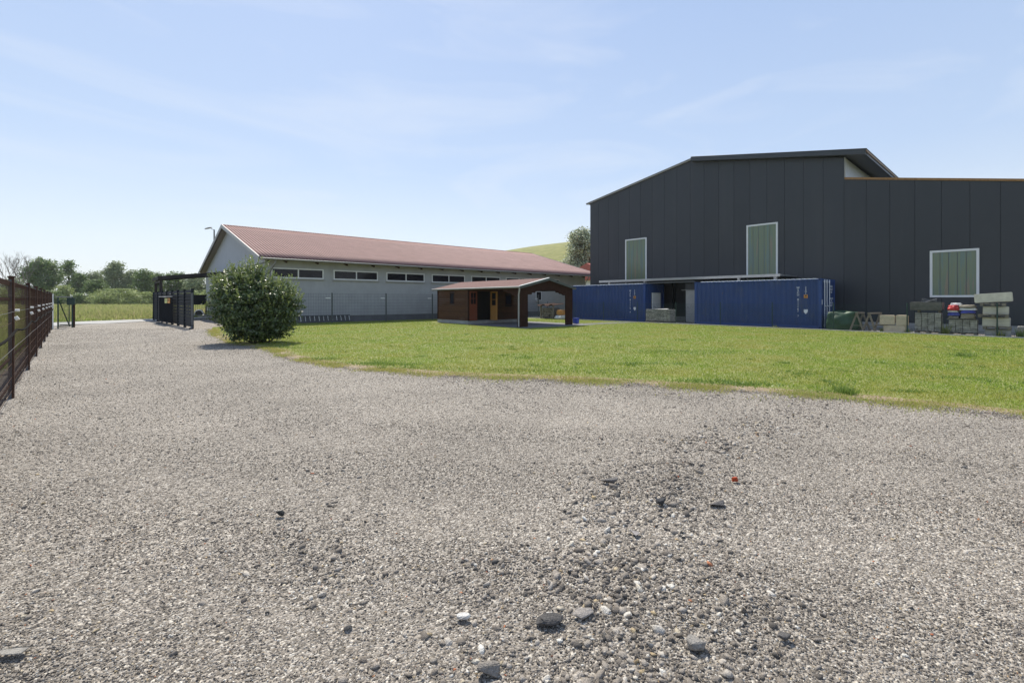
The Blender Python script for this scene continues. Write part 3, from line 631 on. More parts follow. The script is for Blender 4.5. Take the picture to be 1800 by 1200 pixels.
# open canopy on the gable end
cp = thing('canopy', 'open flat canopy on dark posts attached to the grey gable wall', 'canopy', (3.7, 40, 0))
g = MB(); ua, ub, va, vb = 3.3, 7.5, 43.0, 47.4
va = 42.6
g.prism([(ua, 3.16), (ub, 3.66), (ub, 3.74), (ua, 3.24)], 'y', va, vb); g.build('roof', 'zinc', cp)
g = MB(); g.prism([(ua - .03, 2.98), (ub, 3.47), (ub, 3.73), (ua - .03, 3.235)], 'y', va - .06, va - .003); g.box(ua - .07, ua - .035, va - .06, vb, 2.98, 3.235); g.build('fascia', 'darkwood', cp)
g = MB(); g.box(ua + .05, ua + .2, va + .05, vb - .05, 2.78, 2.97); 
for y in np.arange(va + .6, vb, 1.2): g.prism([(ua + .1, 3.0), (ub - .02, 3.48), (ub - .02, 3.62), (ua + .1, 3.14)], 'y', y, y + .08)
g.build('beam', 'darkwood', cp)
for y in (va + .25, vb - .3):
    g = MB(); g.box(ua + .04, ua + .22, y - .09, y + .09, 0, 2.78); g.build('post', 'darkwood', cp)
g = MB(); g.bar((ua + .12, va + .3, 2.0), (ua + .12, va + 1.1, 2.78), .1, .1); g.build('brace', 'darkwood', cp)

# slatted boundary fence
sf = thing('slat_fence', 'tall dark louvred fence of horizontal slats between posts beside the yard entrance', 'fence', (3.55, 28.7, 0))
def fl(y): return 3.58 - .042 * (y - 28.7)
for i in range(8):
    y = 28.7 + 2.0 * i
    g = MB(); g.box(fl(y) - .06, fl(y) + .06, y - .06, y + .06, -.02, 2.06); g.build('post', 'dark_m', sf)
    if i < 7:
        g = MB()
        for k in range(11):
            z = .10 + k * .176; y2 = y + 2.0
            g.add([(fl(y) - .035, y + .061, z), (fl(y2) - .035, y2 - .061, z), (fl(y2) + .02, y2 - .061, z + .158), (fl(y) + .02, y + .061, z + .158),
                   (fl(y) - .010, y + .061, z), (fl(y2) - .010, y2 - .061, z), (fl(y2) + .045, y2 - .061, z + .158), (fl(y) + .045, y + .061, z + .158)],
                  [(0, 1, 2, 3), (7, 6, 5, 4), (0, 4, 5, 1), (3, 2, 6, 7), (0, 3, 7, 4), (1, 5, 6, 2)])
        g.build('slat_panel', 'dark_m', sf)
g = MB(); g.tube([(3.55, 28.52, 1.85), (3.56, 28.5, .25), (3.52, 28.42, .08), (3.42, 28.3, .03)], .05, 8); g.build('drainpipe', 'grey_m', sf)
# gate leaf folded open in front of it
gl = thing('gate_leaf', 'dark gate leaf with pale top rail and two warning signs, open against the slatted fence', 'gate', (2.8, 36.5, 0))
p0 = Vector((2.90, 37.2, 0)); p1 = Vector((3.18, 33.4, 0)); d = (p1 - p0)
def gp(t, z, o=0.): 
    q = p0 + d * t; nn = Vector((-d.y, d.x, 0)).normalized(); nn = nn if nn.x < 0 else -nn
    return (q.x + nn.x * o, q.y + nn.y * o, z)
g = MB(); g.bar(gp(0, .12), gp(0, 1.66), .05); g.bar(gp(1, .12), gp(1, 1.66), .05); g.bar(gp(0, .15), gp(1, .15), .05); g.bar(gp(.5, .16), gp(.5, 1.62), .03); g.build('frame', 'dark_m', gl)
g = MB(); g.bar(gp(-.02, 1.69), gp(1.02, 1.69), .06, .05); g.build('top_rail', 'trim', gl)
g = MB(); 
for k in range(60): g.bar(gp(.02 + .96 * k / 59, .16), gp(.02 + .96 * k / 59, 1.65), .052, .012)
g.build('infill', 'dark_m', gl)
ang = math.atan2(d.y, d.x)
for t, m_, nm, lab in ((.62, 'yellow', 'warning_sign', 'pale yellow sign'), (.84, 'orange', 'warning_sign', 'orange sign with dark figures')):
    s = MB(); a = Vector(gp(t - .09, 0, .05)); b = Vector(gp(t + .09, 0, .05)); s.bar((a.x, a.y, 1.44), (b.x, b.y, 1.44), .012, .29); o = s.build(nm, m_, gl); o['label'] = lab
    s = MB()
    for q in ((0, .06, .4, .03), (0, -.0, .45, .02), (0, -.05, .35, .02)) if m_ == 'yellow' else ((-.14, 0, .12, .13), (.14, 0, .12, .13), (0, .07, .3, .03)):
        a = Vector(gp(t + q[0] / d.length - q[2] / 2 / d.length, 0, .060)); b = Vector(gp(t + q[0] / d.length + q[2] / 2 / d.length, 0, .060)); s.bar((a.x, a.y, 1.46 + q[1]), (b.x, b.y, 1.46 + q[1]), .006, q[3])
    s.build('symbol', 'rubber' if m_ == 'orange' else 'fascia_g', o)
g = MB(); 
for t in (.1, .3, .75): g.bar(gp(t, .03, .25), gp(t, .03, -.1), .04); g.bar(gp(t, .0, .2), gp(t, .14, .03), .03)
g.each('foot', 'grey_m', gl)

# bar fence behind the canopy
bf = thing('bar_fence', 'dark vertical bar fence with a shaded top screen behind the canopy', 'fence', (5, 50.6, 0))
g = MB()
for k in range(20): x = 4.6 + k * .14; g.bar((x, 50.6, .02), (x, 50.6, 1.9), .02)
g.box(4.5, 7.4, 50.58, 50.62, .12, .17); g.build('bars', 'dark_m', bf)
g = MB(); g.box(4.5, 7.4, 50.63, 50.67, 1.05, 1.95); g.build('screen', 'dark_m', bf)
for x in (4.55, 6.0, 7.35):
    g = MB(); g.box(x - .05, x + .05, 50.50, 50.575, 0, 2.0); g.build('post', 'dark_m', bf)
rg_ = thing('round_planter', 'small half round pale hoop on a low slab past the slatted fence end', 'planter', (*G(350, 556.5), 0))
lx, ly = G(350, 556.5)
g = MB(); g.box(lx - .9, lx + .9, ly - .35, ly + .35, 0, .16); g.build('slab', 'conc', rg_)
g = MB(); g.tube([(lx + .42 * math.cos(t) * CU, ly - .42 * math.cos(t) * SU, .16 + .42 * math.sin(t)) for t in np.linspace(0, PI, 13)], .06, 8); g.build('hoop', 'bag_white', rg_)
g = MB(); g.tube([(lx + .18 * SU, ly + .18 * CU, .3), (lx - .05 * SU, ly - .05 * CU, .3)], .30, 14); g.build('drum', 'rubber', rg_)

# ================================================================== MESH FENCE before the grey hall
def mesh_fence(name, label, v, us, H, m_w, m_p, step=.10, r=.004, clip=True, group=None):
    t = thing(name, label, 'fence', (us[0], v, 0), group)
    for x in us:
        g = MB(); g.box(x - .035, x + .035, v - .03, v + .03, 0, H + .04); po = g.build('post', m_p, t)
        if clip: c = MB(); c.box(x - .42, x - .12, v - .05, v - .03, H - .32, H - .27); c.build('clip', 'insul', po)
    for a, b in zip(us[:-1], us[1:]):
        g = MB(); x = a + .06
        while x < b - .04: g.box(x - r, x + r, v - r, v + r, .04, H); x += step
        for z in np.arange(.08, H + .01, .2): g.box(a + .036, b - .036, v - r * 2.5, v - r * 1.1, z - r, z + r)
        g.build('wire_panel', m_w, t)
    return t
mesh_fence('mesh_fence', 'green grey rod mesh fence in front of the long grey wall', 29.6, [7.36 + 3.7 * k for k in range(7)], 1.9, 'grey_m', 'fascia_g')

# ================================================================== LEFT RUSTY FENCE
lf = thing('rusty_fence', 'rusty brown wire mesh fence with square posts running along the gravel edge', 'fence', (-1, 10.3, 0))
def fu(y): return -.99 - .035 * (y - 10.3)
PV = [2.6, 6.4, 10.3, 14.2, 17.5, 20.4, 23.4, 26.4, 29.4, 32.6]
for y in PV:
    x = fu(y)
    g = MB(); g.box(x - .03, x + .03, y - .035, y + .035, -.02, 1.83); g.box(x - .04, x + .04, y - .045, y + .045, 1.831, 1.85); p = g.build('post', 'rust', lf)
    g = MB(); g.box(x - .032, x + .004, y - .040, y - .036, .0, 1.80); g.build('face_strip', 'grey_m', p)
    g = MB(); g.tube([(x + .036, y, 1.33), (x + .085, y, 1.33)], .02, 8); g.tube([(x + .036, y, 1.20), (x + .075, y, 1.22)], .03, 8); g.each('insulator', 'insul', p)
for a, b in zip(PV[:-1], PV[1:]):
    g = MB(); n = int((b - a) / .085)
    for k in range(1, n):
        y = a + (b - a) * k / n; g.box(fu(y) - .0016, fu(y) + .0016, y - .0016, y + .0016, .12, 1.76)
    for z in np.arange(.12, 1.78, .205): g.bar((fu(a) + .01, a + .04, z), (fu(b) + .01, b - .04, z), .004, .004)
    g.build('wire_panel', 'rust', lf)
    for z, w_, h_ in ((1.74, .02, .07), (1.50, .02, .05), (.60, .015, .03), (.20, .015, .03)):
        g = MB(); g.bar((fu(a) - .02, a + .055, z), (fu(b) - .02, b - .055, z), w_, h_); g.build('rail', 'rust', lf)
    g = MB(); ys_ = np.linspace(a, b, 9); g.tube([(fu(y) + .055, y, 1.04 - .07 * math.sin(PI * (y - a) / (b - a))) for y in ys_], .017, 6); g.build('cable', 'cable', lf)
    g = MB(); 
    for z in (1.33, .82): g.tube([(fu(y) + .07, y, z - .01 * math.sin(PI * (y - a) / (b - a))) for y in ys_], .0022, 4)
    g.build('strand', 'grey_m', lf)

# wicket gate at the fence end
wg = thing('wicket_gate', 'green steel wicket gate frame with a diagonal brace standing open by the road', 'gate', (-1.6, 33.3, 0))
a = Vector((*G(102, 577.5), 0)); b = Vector((*G(127, 575.5), 0)); zt = 1.63
def wp(t, z): q = a.lerp(b, t); return (q.x, q.y, z)
g = MB(); g.bar(wp(0, 0), wp(0, zt), .06); g.build('post', 'green_m', wg)
g = MB(); g.bar(wp(1, 0), wp(1, zt), .06); g.build('post', 'green_m', wg)
g = MB(); g.bar(wp(.1, .08), wp(.9, .08), .04); g.bar(wp(.78, .08), wp(.78, zt), .04); g.bar(wp(.06, 1.45), wp(.8, .1), .035); g.bar(wp(.05, 1.45), wp(.94, 1.45), .03); g.build('leaf_frame', 'green_m', wg)
g = MB(); g.bar(wp(-.12, zt + .02), wp(1.0, zt + .02), .05, .045); g.build('top_rail', 'trim', wg)
g = MB()
for k in range(18): g.bar(wp(.06 + .05 * k, .1), wp(.06 + .05 * k, 1.44), .006)
for k in range(7): g.bar(wp(.05, .15 + .2 * k), wp(.94, .15 + .2 * k), .006)
g.build('wire_panel', 'green_m', wg)
lb = thing('letterbox', 'dark green letterbox hung on the wicket gate post', 'letterbox', wp(.9, 1.2))
q = Vector(wp(.9, 0)); g = MB(); g.bbox(q.x - .16, q.x + .16, q.y - .16, q.y + .16, 1.22, 1.58, .02); bo = g.build('box', 'green_m', lb)
g = MB(); g.bbox(q.x - .19, q.x + .19, q.y - .19, q.y + .19, 1.585, 1.61, .008); g.build('lid', 'green_m', lb)
q = Vector(wp(1.12, 0)); g = MB(); g.box(q.x - .05, q.x + .05, q.y - .05, q.y + .05, 0, 1.45); tag(g.build('gate_post', 'rust'), 'rusty brown post just right of the green wicket gate', 'post')
q = Vector(wp(-.35, 0)); g = MB(); g.tube([(q.x, q.y, 0), (q.x, q.y, 1.75)], .03, 8); g.tube([(q.x, q.y, 1.75), (q.x, q.y, 1.79)], .045, 8); tag(g.build('fence_end_post', 'insul'), 'pale round post at the end of the rusty fence', 'post')

# ================================================================== DARK HALL (right)
dh = thing('warehouse', 'large anthracite metal clad warehouse with a stepped roof and three white framed windows', 'building', (31.3, 12, 0))
WU = 31.3
def ztop(v):
    if v >= 15.9: return 11.38 - (v - 15.9) * (11.38 - 9.72) / (25.1 - 15.9)
    if v >= 7.05: return 11.38 - (15.9 - v) * .213
    return 8.30 - (7.05 - v) * .206
g = MB(); js = [25.1]; y = 25.1
jv = sorted([7.05 + 1.01 * k for k in range(-20, 18)] + [25.1])
cuts = [x for x in jv if -12.6 <= x <= 24.6] + [25.1]
for a_, b_ in zip(cuts[:-1], cuts[1:]):
    segs = [(a_, b_)]
    if a_ < 15.9 < b_: segs = [(a_, 15.9), (15.9, b_)]
    for (c, d_) in segs:
        e = .0065; cc = c + (e if c == a_ else 0); dd = d_ - (e if d_ == b_ else 0)
        eps = 1e-4
        g.prism([(cc, .32), (dd, .32), (dd, ztop(dd - eps)), (cc, ztop(cc + eps))], 'x', WU, WU + .06)
g.build('wall', 'anth', dh)
g = MB(); g.prism([(-12.6, .3), (25.09, .3), (25.09, 9.70), (15.9, 11.36), (7.05, 9.47), (7.05, 8.28), (-12.6, ztop(-12.6) - .02)], 'x', WU + .035, 60)
g.build('core_wall', 'gap', dh)
g = MB(); g.box(WU + .01, 60, -12.6, 25.09, 0, .30); g.build('plinth', 'conc', dh)
# roofs
g = MB(); g.prism([(25.45, 9.68), (15.9, 11.44), (15.9, 11.50), (25.45, 9.745)], 'x', WU - .14, 60.3); lr = g.build('roof', 'zinc', dh)
g = MB(); g.prism([(25.42, 9.62), (15.9, 11.375), (15.9, 11.435), (25.42, 9.675)], 'x', WU - .12, WU - .02); g.build('verge_trim', 'trim', lr)
per = .25; V, Fq = corr(5.95, 9.66, 15.9, 11.50, WU - .38, 60.3, per, .02, 6, 3); 
o = npmesh('roof', V - np.array(dh.location), Fq, 'zinc', smooth=True); o.parent = dh; md = o.modifiers.new('s', 'SOLIDIFY'); md.thickness = .01; rr = o
g = MB(); g.prism([(5.99, 9.36), (15.9, 11.20), (15.9, 11.47), (5.99, 9.62)], 'x', WU - .40, WU - .36); 
g.build('fascia', 'anth2', rr)
g = MB(); g.prism([(6.02, 9.36), (7.04, 9.55), (15.9, 11.2), (15.9, 11.38), (6.02, 9.53)], 'x', WU - .355, WU - .005); g.prism([(6.0, 9.36), (7.0, 9.56), (7.0, 9.70), (6.0, 9.52)], 'x', WU - .004, 60.2); g.build('soffit', 'anth2', rr)
g = MB(); g.box(WU - .36, 60.2, 5.955, 5.985, 9.50, 9.60); g.build('eave_strip', 'gold', rr)
g = MB(); g.box(WU + .07, 60, 7.035, 7.075, 8.0, 9.5); 
g.build('clerestory', 'poly', dh)
g = MB(); g.box(WU - .01, WU + .06, 6.99, 7.033, 8.35, 9.5); g.build('corner_trim', 'trim', dh)
g = MB(); g.prism([(7.02, 8.25), (-12.6, 8.25 - 19.62 * .206), (-12.6, 8.35 - 19.62 * .206), (7.02, 8.37)], 'x', WU - .05, WU + .25); g.build('parapet_cap', 'gold', dh)
# windows
def wallpt(px, py, u=WU):
    t = (px - 900) / F; Y = u / (CU * t + SU); return (-SU * t + CU) * Y, CH + (HZ - py) * Y / F
for pa, pb, ya, yb in ((1099.5, 1137, 421.5, 505), (1312.5, 1367.5, 396.5, 500), (1634.5, 1721.5, 441.2, 522.6)):
    va_, zt_ = wallpt(pa, ya); vb_, _ = wallpt(pb, ya); _, zb_ = wallpt(pa, yb); zb_ = max(zb_, 1.62)
    y0_, y1_ = vb_, va_; fr = .10; U = WU - .045
    f = MB(); f.box(U, WU - .002, y0_, y1_, zt_ - fr, zt_); f.box(U, WU - .002, y0_, y1_, zb_, zb_ + fr); f.box(U + .0005, WU - .002, y0_, y0_ + fr, zb_ + fr, zt_ - fr); f.box(U + .0005, WU - .002, y1_ - fr, y1_, zb_ + fr, zt_ - fr)
    fo = f.build('window', 'white', dh)
    p = MB(); p.box(WU - .02, WU - .003, y0_ + fr - .01, y1_ - fr + .01, zb_ + fr - .01, zt_ - fr + .01); p.build('pane', 'hallpane', fo)
    mu = MB(); n = 5 if (y1_ - y0_) > 1.6 else 4
    for k in range(1, n): y = y0_ + fr + (y1_ - y0_ - 2 * fr) * (k / n + .02); mu.box(WU - .024, WU - .021, y - .012, y + .012, zb_ + fr, zt_ - fr)
    mu.build('strip_joint', 'fascia_g', fo)

# lean-to roof between containers and warehouse
lt = thing('lean_to_roof', 'thin grey flat lean-to roof over the gap between the blue containers and the dark warehouse', 'roof', (29.8, 15.5, 0))
g = MB(); g.box(28.45, 31.24, 9.4, 21.9, 2.86, 2.93); g.build('sheet', 'zinc', lt)
g = MB(); g.box(28.38, 28.44, 9.38, 21.92, 2.80, 2.95); g.build('gutter', 'trim', lt)
g = MB(); g.box(27.9, 27.98, 14.1, 20.5, 2.61, 2.67); g.build('crossbar', 'grey_m', lt)
for y in (9.6, 11.6, 18.0, 21.0):
    g = MB(); g.box(28.5, 28.62, y, y + .14, 2.62, 2.855); g.build('bracket', 'trim', lt)
for y in (14.35, 17.2):
    g = MB(); g.box(30.9, 31.0, y, y + .1, 0, 2.855); g.build('post', 'dark_m', lt)

# ================================================================== CONTAINERS
def container(name, label, v0, v1, code, sub, doors_end):
    u0, u1, H = 27.7, 30.14, 2.59; t = thing(name, label, 'container', (u0, v0, 0), 'blue shipping containers')
    for x in (u0, u1 - .14):
        for y in (v0, v1 - .14):
            g = MB(); g.box(x, x + .14, y, y + .14, .12, H - .12); g.bbox(x - .006, x + .146, y - .006, y + .146, 0, .119, .01); g.bbox(x - .006, x + .146, y - .006, y + .146, H - .119, H, .01)
            po = g.build('corner_post', 'blue_d', t)
            c = MB(); xx = x - .0085 if x == u0 else x + .1465; c.box(xx, xx + .002, y + .04, y + .10, H - .085, H - .035); c.box(xx, xx + .002, y + .04, y + .10, .035, .085); c.build('casting_hole', 'black', po)
    for x in (u0 + .02, u1 - .10):
        g = MB(); g.box(x, x + .08, v0 + .15, v1 - .15, 0.02, .15); g.build('bottom_rail', 'blue_d', t)
        g = MB(); g.box(x, x + .06, v0 + .15, v1 - .15, H - .10, H - .02); g.build('top_rail', 'blue', t)
    # corrugated long sides
    def corrw(xf, y0, y1, sgn):
        pts = []; y = y0; per = .278; prof = ((0, 0), (.072, 0), (.14, 1), (.21, 1), (.278, 0))
        while y < y1:
            for a, dd in prof[:-1]:
                if y + a < y1: pts.append((y + a, dd))
            y += per
        pts.append((y1, 0)); V = []; 
        for (yy, dd) in pts: V += [(xf + sgn * .038 * dd, yy, .15), (xf + sgn * .038 * dd, yy, H - .10)]
        return V, [(2 * i, 2 * i + 2, 2 * i + 3, 2 * i + 1) for i in range(len(pts) - 1)]
    g = MB(); V, Fs = corrw(u0 + .035, v0 + .14, v1 - .14, 1); g.add(V, Fs); V, Fs = corrw(u1 - .035, v0 + .14, v1 - .14, -1); g.add(V, Fs)
    g.build('side_wall', 'blue', t)
    # roof sheet with pressed ridges that show as a row of pale teeth
    g = MB(); g.box(u0 + .06, u1 - .06, v0 + .1, v1 - .1, H - .06, H - .03)
    y = v0 + .3
    while y < v1 - .35: g.prism([(y, H - .03), (y + .13, H - .03), (y + .11, H + .022), (y + .02, H + .022)], 'x', u0 + .03, u1 - .03); y += .25
    g.build('roof', 'mark', t)
    g = MB()
    for k, y in enumerate(np.linspace(v0 + .5, v1 - .5, 12)): g.bbox(u0 + .03, u0 + .11, y, y + .13, H - .03, H + .01, .008)
    # end walls
    for y, s_ in ((v0 + .03, 1), (v1 - .03, -1)):
        if doors_end and s_ == 1: continue
        g = MB(); pts = []; x = u0 + .14
        while x < u1 - .14:
            for a, dd in ((0, 0), (.072, 0), (.14, 1), (.21, 1)):
                if x + a < u1 - .14: pts.append((x + a, dd))
            x += .278
        pts.append((u1 - .14, 0)); V = []
        for xx, dd in pts: V += [(xx, y + s_ * .036 * dd, .12), (xx, y + s_ * .036 * dd, H - .12)]
        g.add(V, [(2 * i, 2 * i + 2, 2 * i + 3, 2 * i + 1) for i in range(len(pts) - 1)])
        g.box(u0 + .14, u1 - .14, min(y, y + s_ * .05), max(y, y + s_ * .05), 0, .12); g.box(u0 + .14, u1 - .14, min(y, y + s_ * .05), max(y, y + s_ * .05), H - .12, H - .005)
        g.build('end_wall', 'blue', t)
    # markings near the near end of the long side
    yc = v0 + 1.08 if doors_end else v0 + 1.2
    text('marking', '\n'.join(code), 'mark', t, (u0 + .026, yc, 2.20), ROT_MU, .145, .86)
    text('marking', '\n'.join(sub), 'mark', t, (u0 + .026, yc - .36, 2.20), ROT_MU, .125, .84)
    g = MB(); g.box(u0 + .025, u0 + .032, yc - .445, yc - .275, 1.58, 1.76); lbl = g.build('hazard_label', 'orange', t)
    g = MB(); g.box(u0 + .022, u0 + .0245, yc - .43, yc - .29, 1.60, 1.64); g.box(u0 + .022, u0 + .0245, yc - .41, yc - .31, 1.68, 1.74); g.build('symbol', 'rubber', lbl)
    g = MB(); g.prism([(yc - .45, .99), (yc - .27, .99), (yc - .27, .86), (yc - .36, .74), (yc - .45, .86)], 'x', u0 + .026, u0 + .032); g.build('shield_mark', 'mark', t)
    return t
c1 = container('shipping_container', 'blue shipping container with its lock rods on the right end, beside the green tarp', 7.2, 14.0, 'WSCU 8111677'[:11] + ' 7', '22G1', True)
c2 = container('shipping_container', 'blue shipping container with a white door in its end, partly behind the wooden shed', 17.5, 24.3, 'WSCU 811118 8', '22G1', False)
u0, v0, H = 27.7, 7.2, 2.59
for i, x in enumerate((u0 + .14, u0 + 1.225)):
    g = MB(); g.box(x + .004, x + 1.07, v0 + .02, v0 + .06, .13, H - .13)
    for z in (.55, 1.05, 1.55, 2.05): g.box(x + .08, x + 1.0, v0 + .005, v0 + .02, z, z + .18)
    dr_ = g.build('door', 'blue', c1)
    for k, dx in enumerate(((.29, .69), (.06,))[i]):
        g = MB(); g.tube([(x + dx, v0 - .03, .06), (x + dx, v0 - .03, H - .04)], .021, 8); g.bbox(x + dx - .05, x + dx + .05, v0 - .045, v0 + .0, H - .20, H - .10, .008); g.bbox(x + dx - .05, x + dx + .05, v0 - .045, v0 + .0, .12, .2, .008); g.bar((x + dx, v0 - .05, 1.2), (x + dx + .25, v0 - .05, 1.15), .03)
        g.build('lock_rod', 'mark', dr_)
g = MB(); g.box(u0 + .14, u0 + 2.3, v0 + .01, v0 + .07, 0, .12); g.box(u0 + .14, u0 + 2.3, v0 + .01, v0 + .07, H - .12, H - .005); g.build('door_header', 'blue_d', c1)
text('marking', 'WSCU\n811167 7\n22G1', 'mark', c1, (u0 + 1.74, v0 - .002, 2.28), ROT_MV, .15)
text('marking', 'MAX.GROSS\nTARE\nPAYLOAD\nCU.CAP.', 'mark', c1, (u0 + 1.74, v0 - .002, 1.62), ROT_MV, .115)
g = MB(); g.box(u0 + .02, u0 + .12, v0 - .012, v0 - .008, 1.25, 1.5); g.build('data_plate', 'mark', c1)
dw = MB(); dw.box(28.55, 29.58, 17.44, 17.515, .05, 1.98); do = dw.build('door', 'white', c2); do['label'] = 'white personnel door'
g = MB(); g.tube([(28.68, 17.43, 1.02), (28.68, 17.38, 1.02), (28.80, 17.38, 1.02)], .012, 6); g.build('handle', 'rubber', do)
# dark closet with a white door in the gap
ck = thing('plant_room', 'narrow dark lean-to closet with a pale door between the two blue containers', 'closet', (29, 14.6, 0))
g = MB(); g.box(28.95, 31.2, 14.06, 15.26, 0, 2.55); g.build('wall', 'anth', ck)
g = MB(); g.box(28.90, 28.945, 14.2, 15.2, .03, 2.1); do = g.build('door', 'trim', ck); g = MB(); g.box(28.86, 28.94, 14.1, 15.5, 2.12, 2.16); g.build('lintel', 'zinc', ck)
g = MB(); g.tube([(28.89, 15.08, 1.0), (28.85, 15.08, 1.0), (28.85, 14.97, 1.0)], .012, 6); g.build('handle', 'rubber', do)

# ================================================================== WOODEN SHED
sh = thing('wooden_shed', 'brown stained plank garden shed with an open carport bay under a low red roof', 'shed', (16.8, 18.25, 0))
su0, su1, sv0, svm, sv1 = 16.8, 21.1, 18.25, 22.85, 26.25; um = (su0 + su1) / 2
EZs, RZs = 2.2, 2.69
def rz(u): return RZs - abs(u - um) * (RZs - EZs) / 2.2
g = MB()
def plankwall_u(x, y0, y1, z0, z1, t=.04, holes=()):
    z = z0
    while z < z1 - .01:
        zz = min(z + .118, z1); spans = [(y0, y1)]
        for (ha, hb, hz0, hz1) in holes:
            if zz > hz0 and z < hz1:
                ns = []
                for (p, q_) in spans:
                    if hb <= p or ha >= q_: ns.append((p, q_)); continue
                    if ha > p: ns.append((p, ha))
                    if hb < q_: ns.append((hb, q_))
                spans = ns
        for (p, q_) in spans: g.box(x, x + t, p, q_, z, zz - .008)
        z += .12
def plankwall_v(y, x0, x1, z0, z1, t=.04, holes=()):
    z = z0
    while z < z1 - .01:
        zz = min(z + .118, z1); spans = [(x0, x1)]
        for (ha, hb, hz0, hz1) in holes:
            if zz > hz0 and z < hz1:
                ns = []
                for (p, q_) in spans:
                    if hb <= p or ha >= q_: ns.append((p, q_)); continue
                    if ha > p: ns.append((p, ha))
                    if hb < q_: ns.append((hb, q_))
                spans = ns
        for (p, q_) in spans: g.box(p, q_, y, y + t, z, zz - .008)
        z += .12
W1 = (24.35, 24.85, 1.2, 1.95)
plankwall_u(su0, svm, sv1, .22, 2.18, holes=[W1]); plankwall_u(su1 - .04, svm, sv1, .22, 2.18)
DO = (16.95, 18.50, .1, 2.0); W2 = (19.75, 20.35, 1.15, 1.85)
plankwall_v(svm, su0 + .041, su1 - .041, .22, 2.18, holes=[DO, W2]); plankwall_v(sv1 - .04, su0 + .041, su1 - .041, .22, 2.18)
g.build('wall', 'wood', sh)
g = MB()
for y in (svm + .005, sv1 - .035): g.prism([(su0 + .02, 2.17), (su1 - .02, 2.17), (su1 - .02, rz(su1) - .06), (um, RZs - .06), (su0 + .02, rz(su0) - .06)], 'y', y, y + .03)
g.each('gable_board', 'woodd', sh)
g = MB(); g.box(su0 - .02, su1 + .02, svm - .02, sv1 + .02, 0, .21); g.build('foundation', 'conc', sh)
g = MB()
for x, y in ((su0 - .03, svm - .03), (su0 - .03, sv1 - .06), (su1 - .06, svm - .03), (su1 - .06, sv1 - .06)): g.box(x, x + .09, y, y + .09, .215, 2.17)
g.each('corner_board', 'woodd', sh)
g = MB(); g.box(su0 + .1, su1 - .1, svm + .5, svm + .52, .22, 2.15); g.build('interior', 'black', sh)
# window in the front wall
f = MB(); x = su0 - .015; a_, b_, za, zb = W1; f.box(x, x + .05, a_, b_, zb - .06, zb); f.box(x, x + .05, a_, b_, za, za + .06); f.box(x + .001, x + .05, a_, a_ + .06, za, zb); f.box(x + .001, x + .05, b_ - .06, b_, za, zb)
fo = f.build('window', 'woodd', sh); p = MB(); p.box(x + .02, x + .03, a_ + .05, b_ - .05, za + .05, zb - .05); p.build('pane', 'glass', fo)
f = MB(); y = svm - .015; a_, b_, za, zb = W2; f.box(a_, b_, y, y + .05, zb - .06, zb); f.box(a_, b_, y, y + .05, za, za + .06); f.box(a_, a_ + .06, y + .001, y + .05, za, zb); f.box(b_ - .06, b_, y + .001, y + .05, za, zb)
fo = f.build('window', 'woodd', sh); p = MB(); p.box(a_ + .05, b_ - .05, y + .02, y + .03, za + .05, zb - .05); p.build('pane', 'glass', fo)
# double door: left leaf closed with glazing, right leaf open
d1_ = MB(); x0_, x1_ = 16.86, 17.44; y = svm - .05
d1_.box(x0_, x1_, y, y + .04, .22, 1.18); d1_.box(x0_, x0_ + .10, y, y + .04, 1.18, 2.02); d1_.box(x1_ - .10, x1_, y, y + .04, 1.18, 2.02); d1_.box(x0_ + .10, x1_ - .10, y, y + .04, 1.92, 2.02); d1_.box(x0_ + .10, x1_ - .10, y, y + .04, 1.18, 1.24)
do = d1_.build('door', 'woodr', sh); p = MB(); p.box(x0_ + .09, x1_ - .09, y + .02, y + .03, 1.23, 1.93); p.build('pane', 'glass', do)
p = MB(); p.box((x0_ + x1_) / 2 - .015, (x0_ + x1_) / 2 + .015, y + .005, y + .019, 1.24, 1.92); p.box(x0_ + .10, x1_ - .10, y + .006, y + .018, 1.56, 1.59); p.build('glazing_bar', 'woodr', do)
d2_ = MB(); xh = 18.52; ya, yb = svm - .66, svm - .01; 
d2_.box(xh, xh + .04, ya, yb, .22, 1.15); d2_.box(xh, xh + .04, ya, ya + .13, 1.15, 2.02); d2_.box(xh, xh + .04, yb - .13, yb, 1.15, 2.02); d2_.box(xh, xh + .04, ya + .13, yb - .13, 1.92, 2.02)
do = d2_.build('door', 'woody', sh); do['label'] = 'open yellow pine door leaf'
p = MB(); p.box(xh + .015, xh + .025, ya + .12, yb - .12, 1.15, 1.93); p.build('pane', 'glass', do); p = MB(); p.box(xh - .004, xh + .012, ya + .13, yb - .13, 1.5, 1.53); p.build('glazing_bar', 'woody', do)
# front arch gable (carport end)
arch_out = [(su0, 0), (su0 + .62, 0), (su0 + .62, 1.78), (su0 + .92, 1.78), (su0 + .92, 1.88), (su0 + 1.2, 1.88), (su0 + 1.2, 1.97), (su0 + 1.5, 1.97), (su0 + 1.5, 2.05)]
arch = arch_out + [(su1 - (x - su0), z) for x, z in arch_out[::-1]]
arch_top = [(su1, rz(su1) - .07), (um, RZs - .07), (su0, rz(su0) - .07)]
g = MB()
def arch_z(x):
    xx = min(x - su0, su1 - x)
    for a_, b_, z in ((0, .62, 0), (.62, .92, 1.78), (.92, 1.2, 1.88), (1.2, 1.5, 1.97), (1.5, 9, 2.05)):
        if a_ - 1e-6 <= xx < b_ - 1e-6: return z
    return 2.05
brk = sorted([su0, su0 + .62, su0 + .92, su0 + 1.2, su0 + 1.5, um, su1 - 1.5, su1 - 1.2, su1 - .92, su1 - .62, su1])
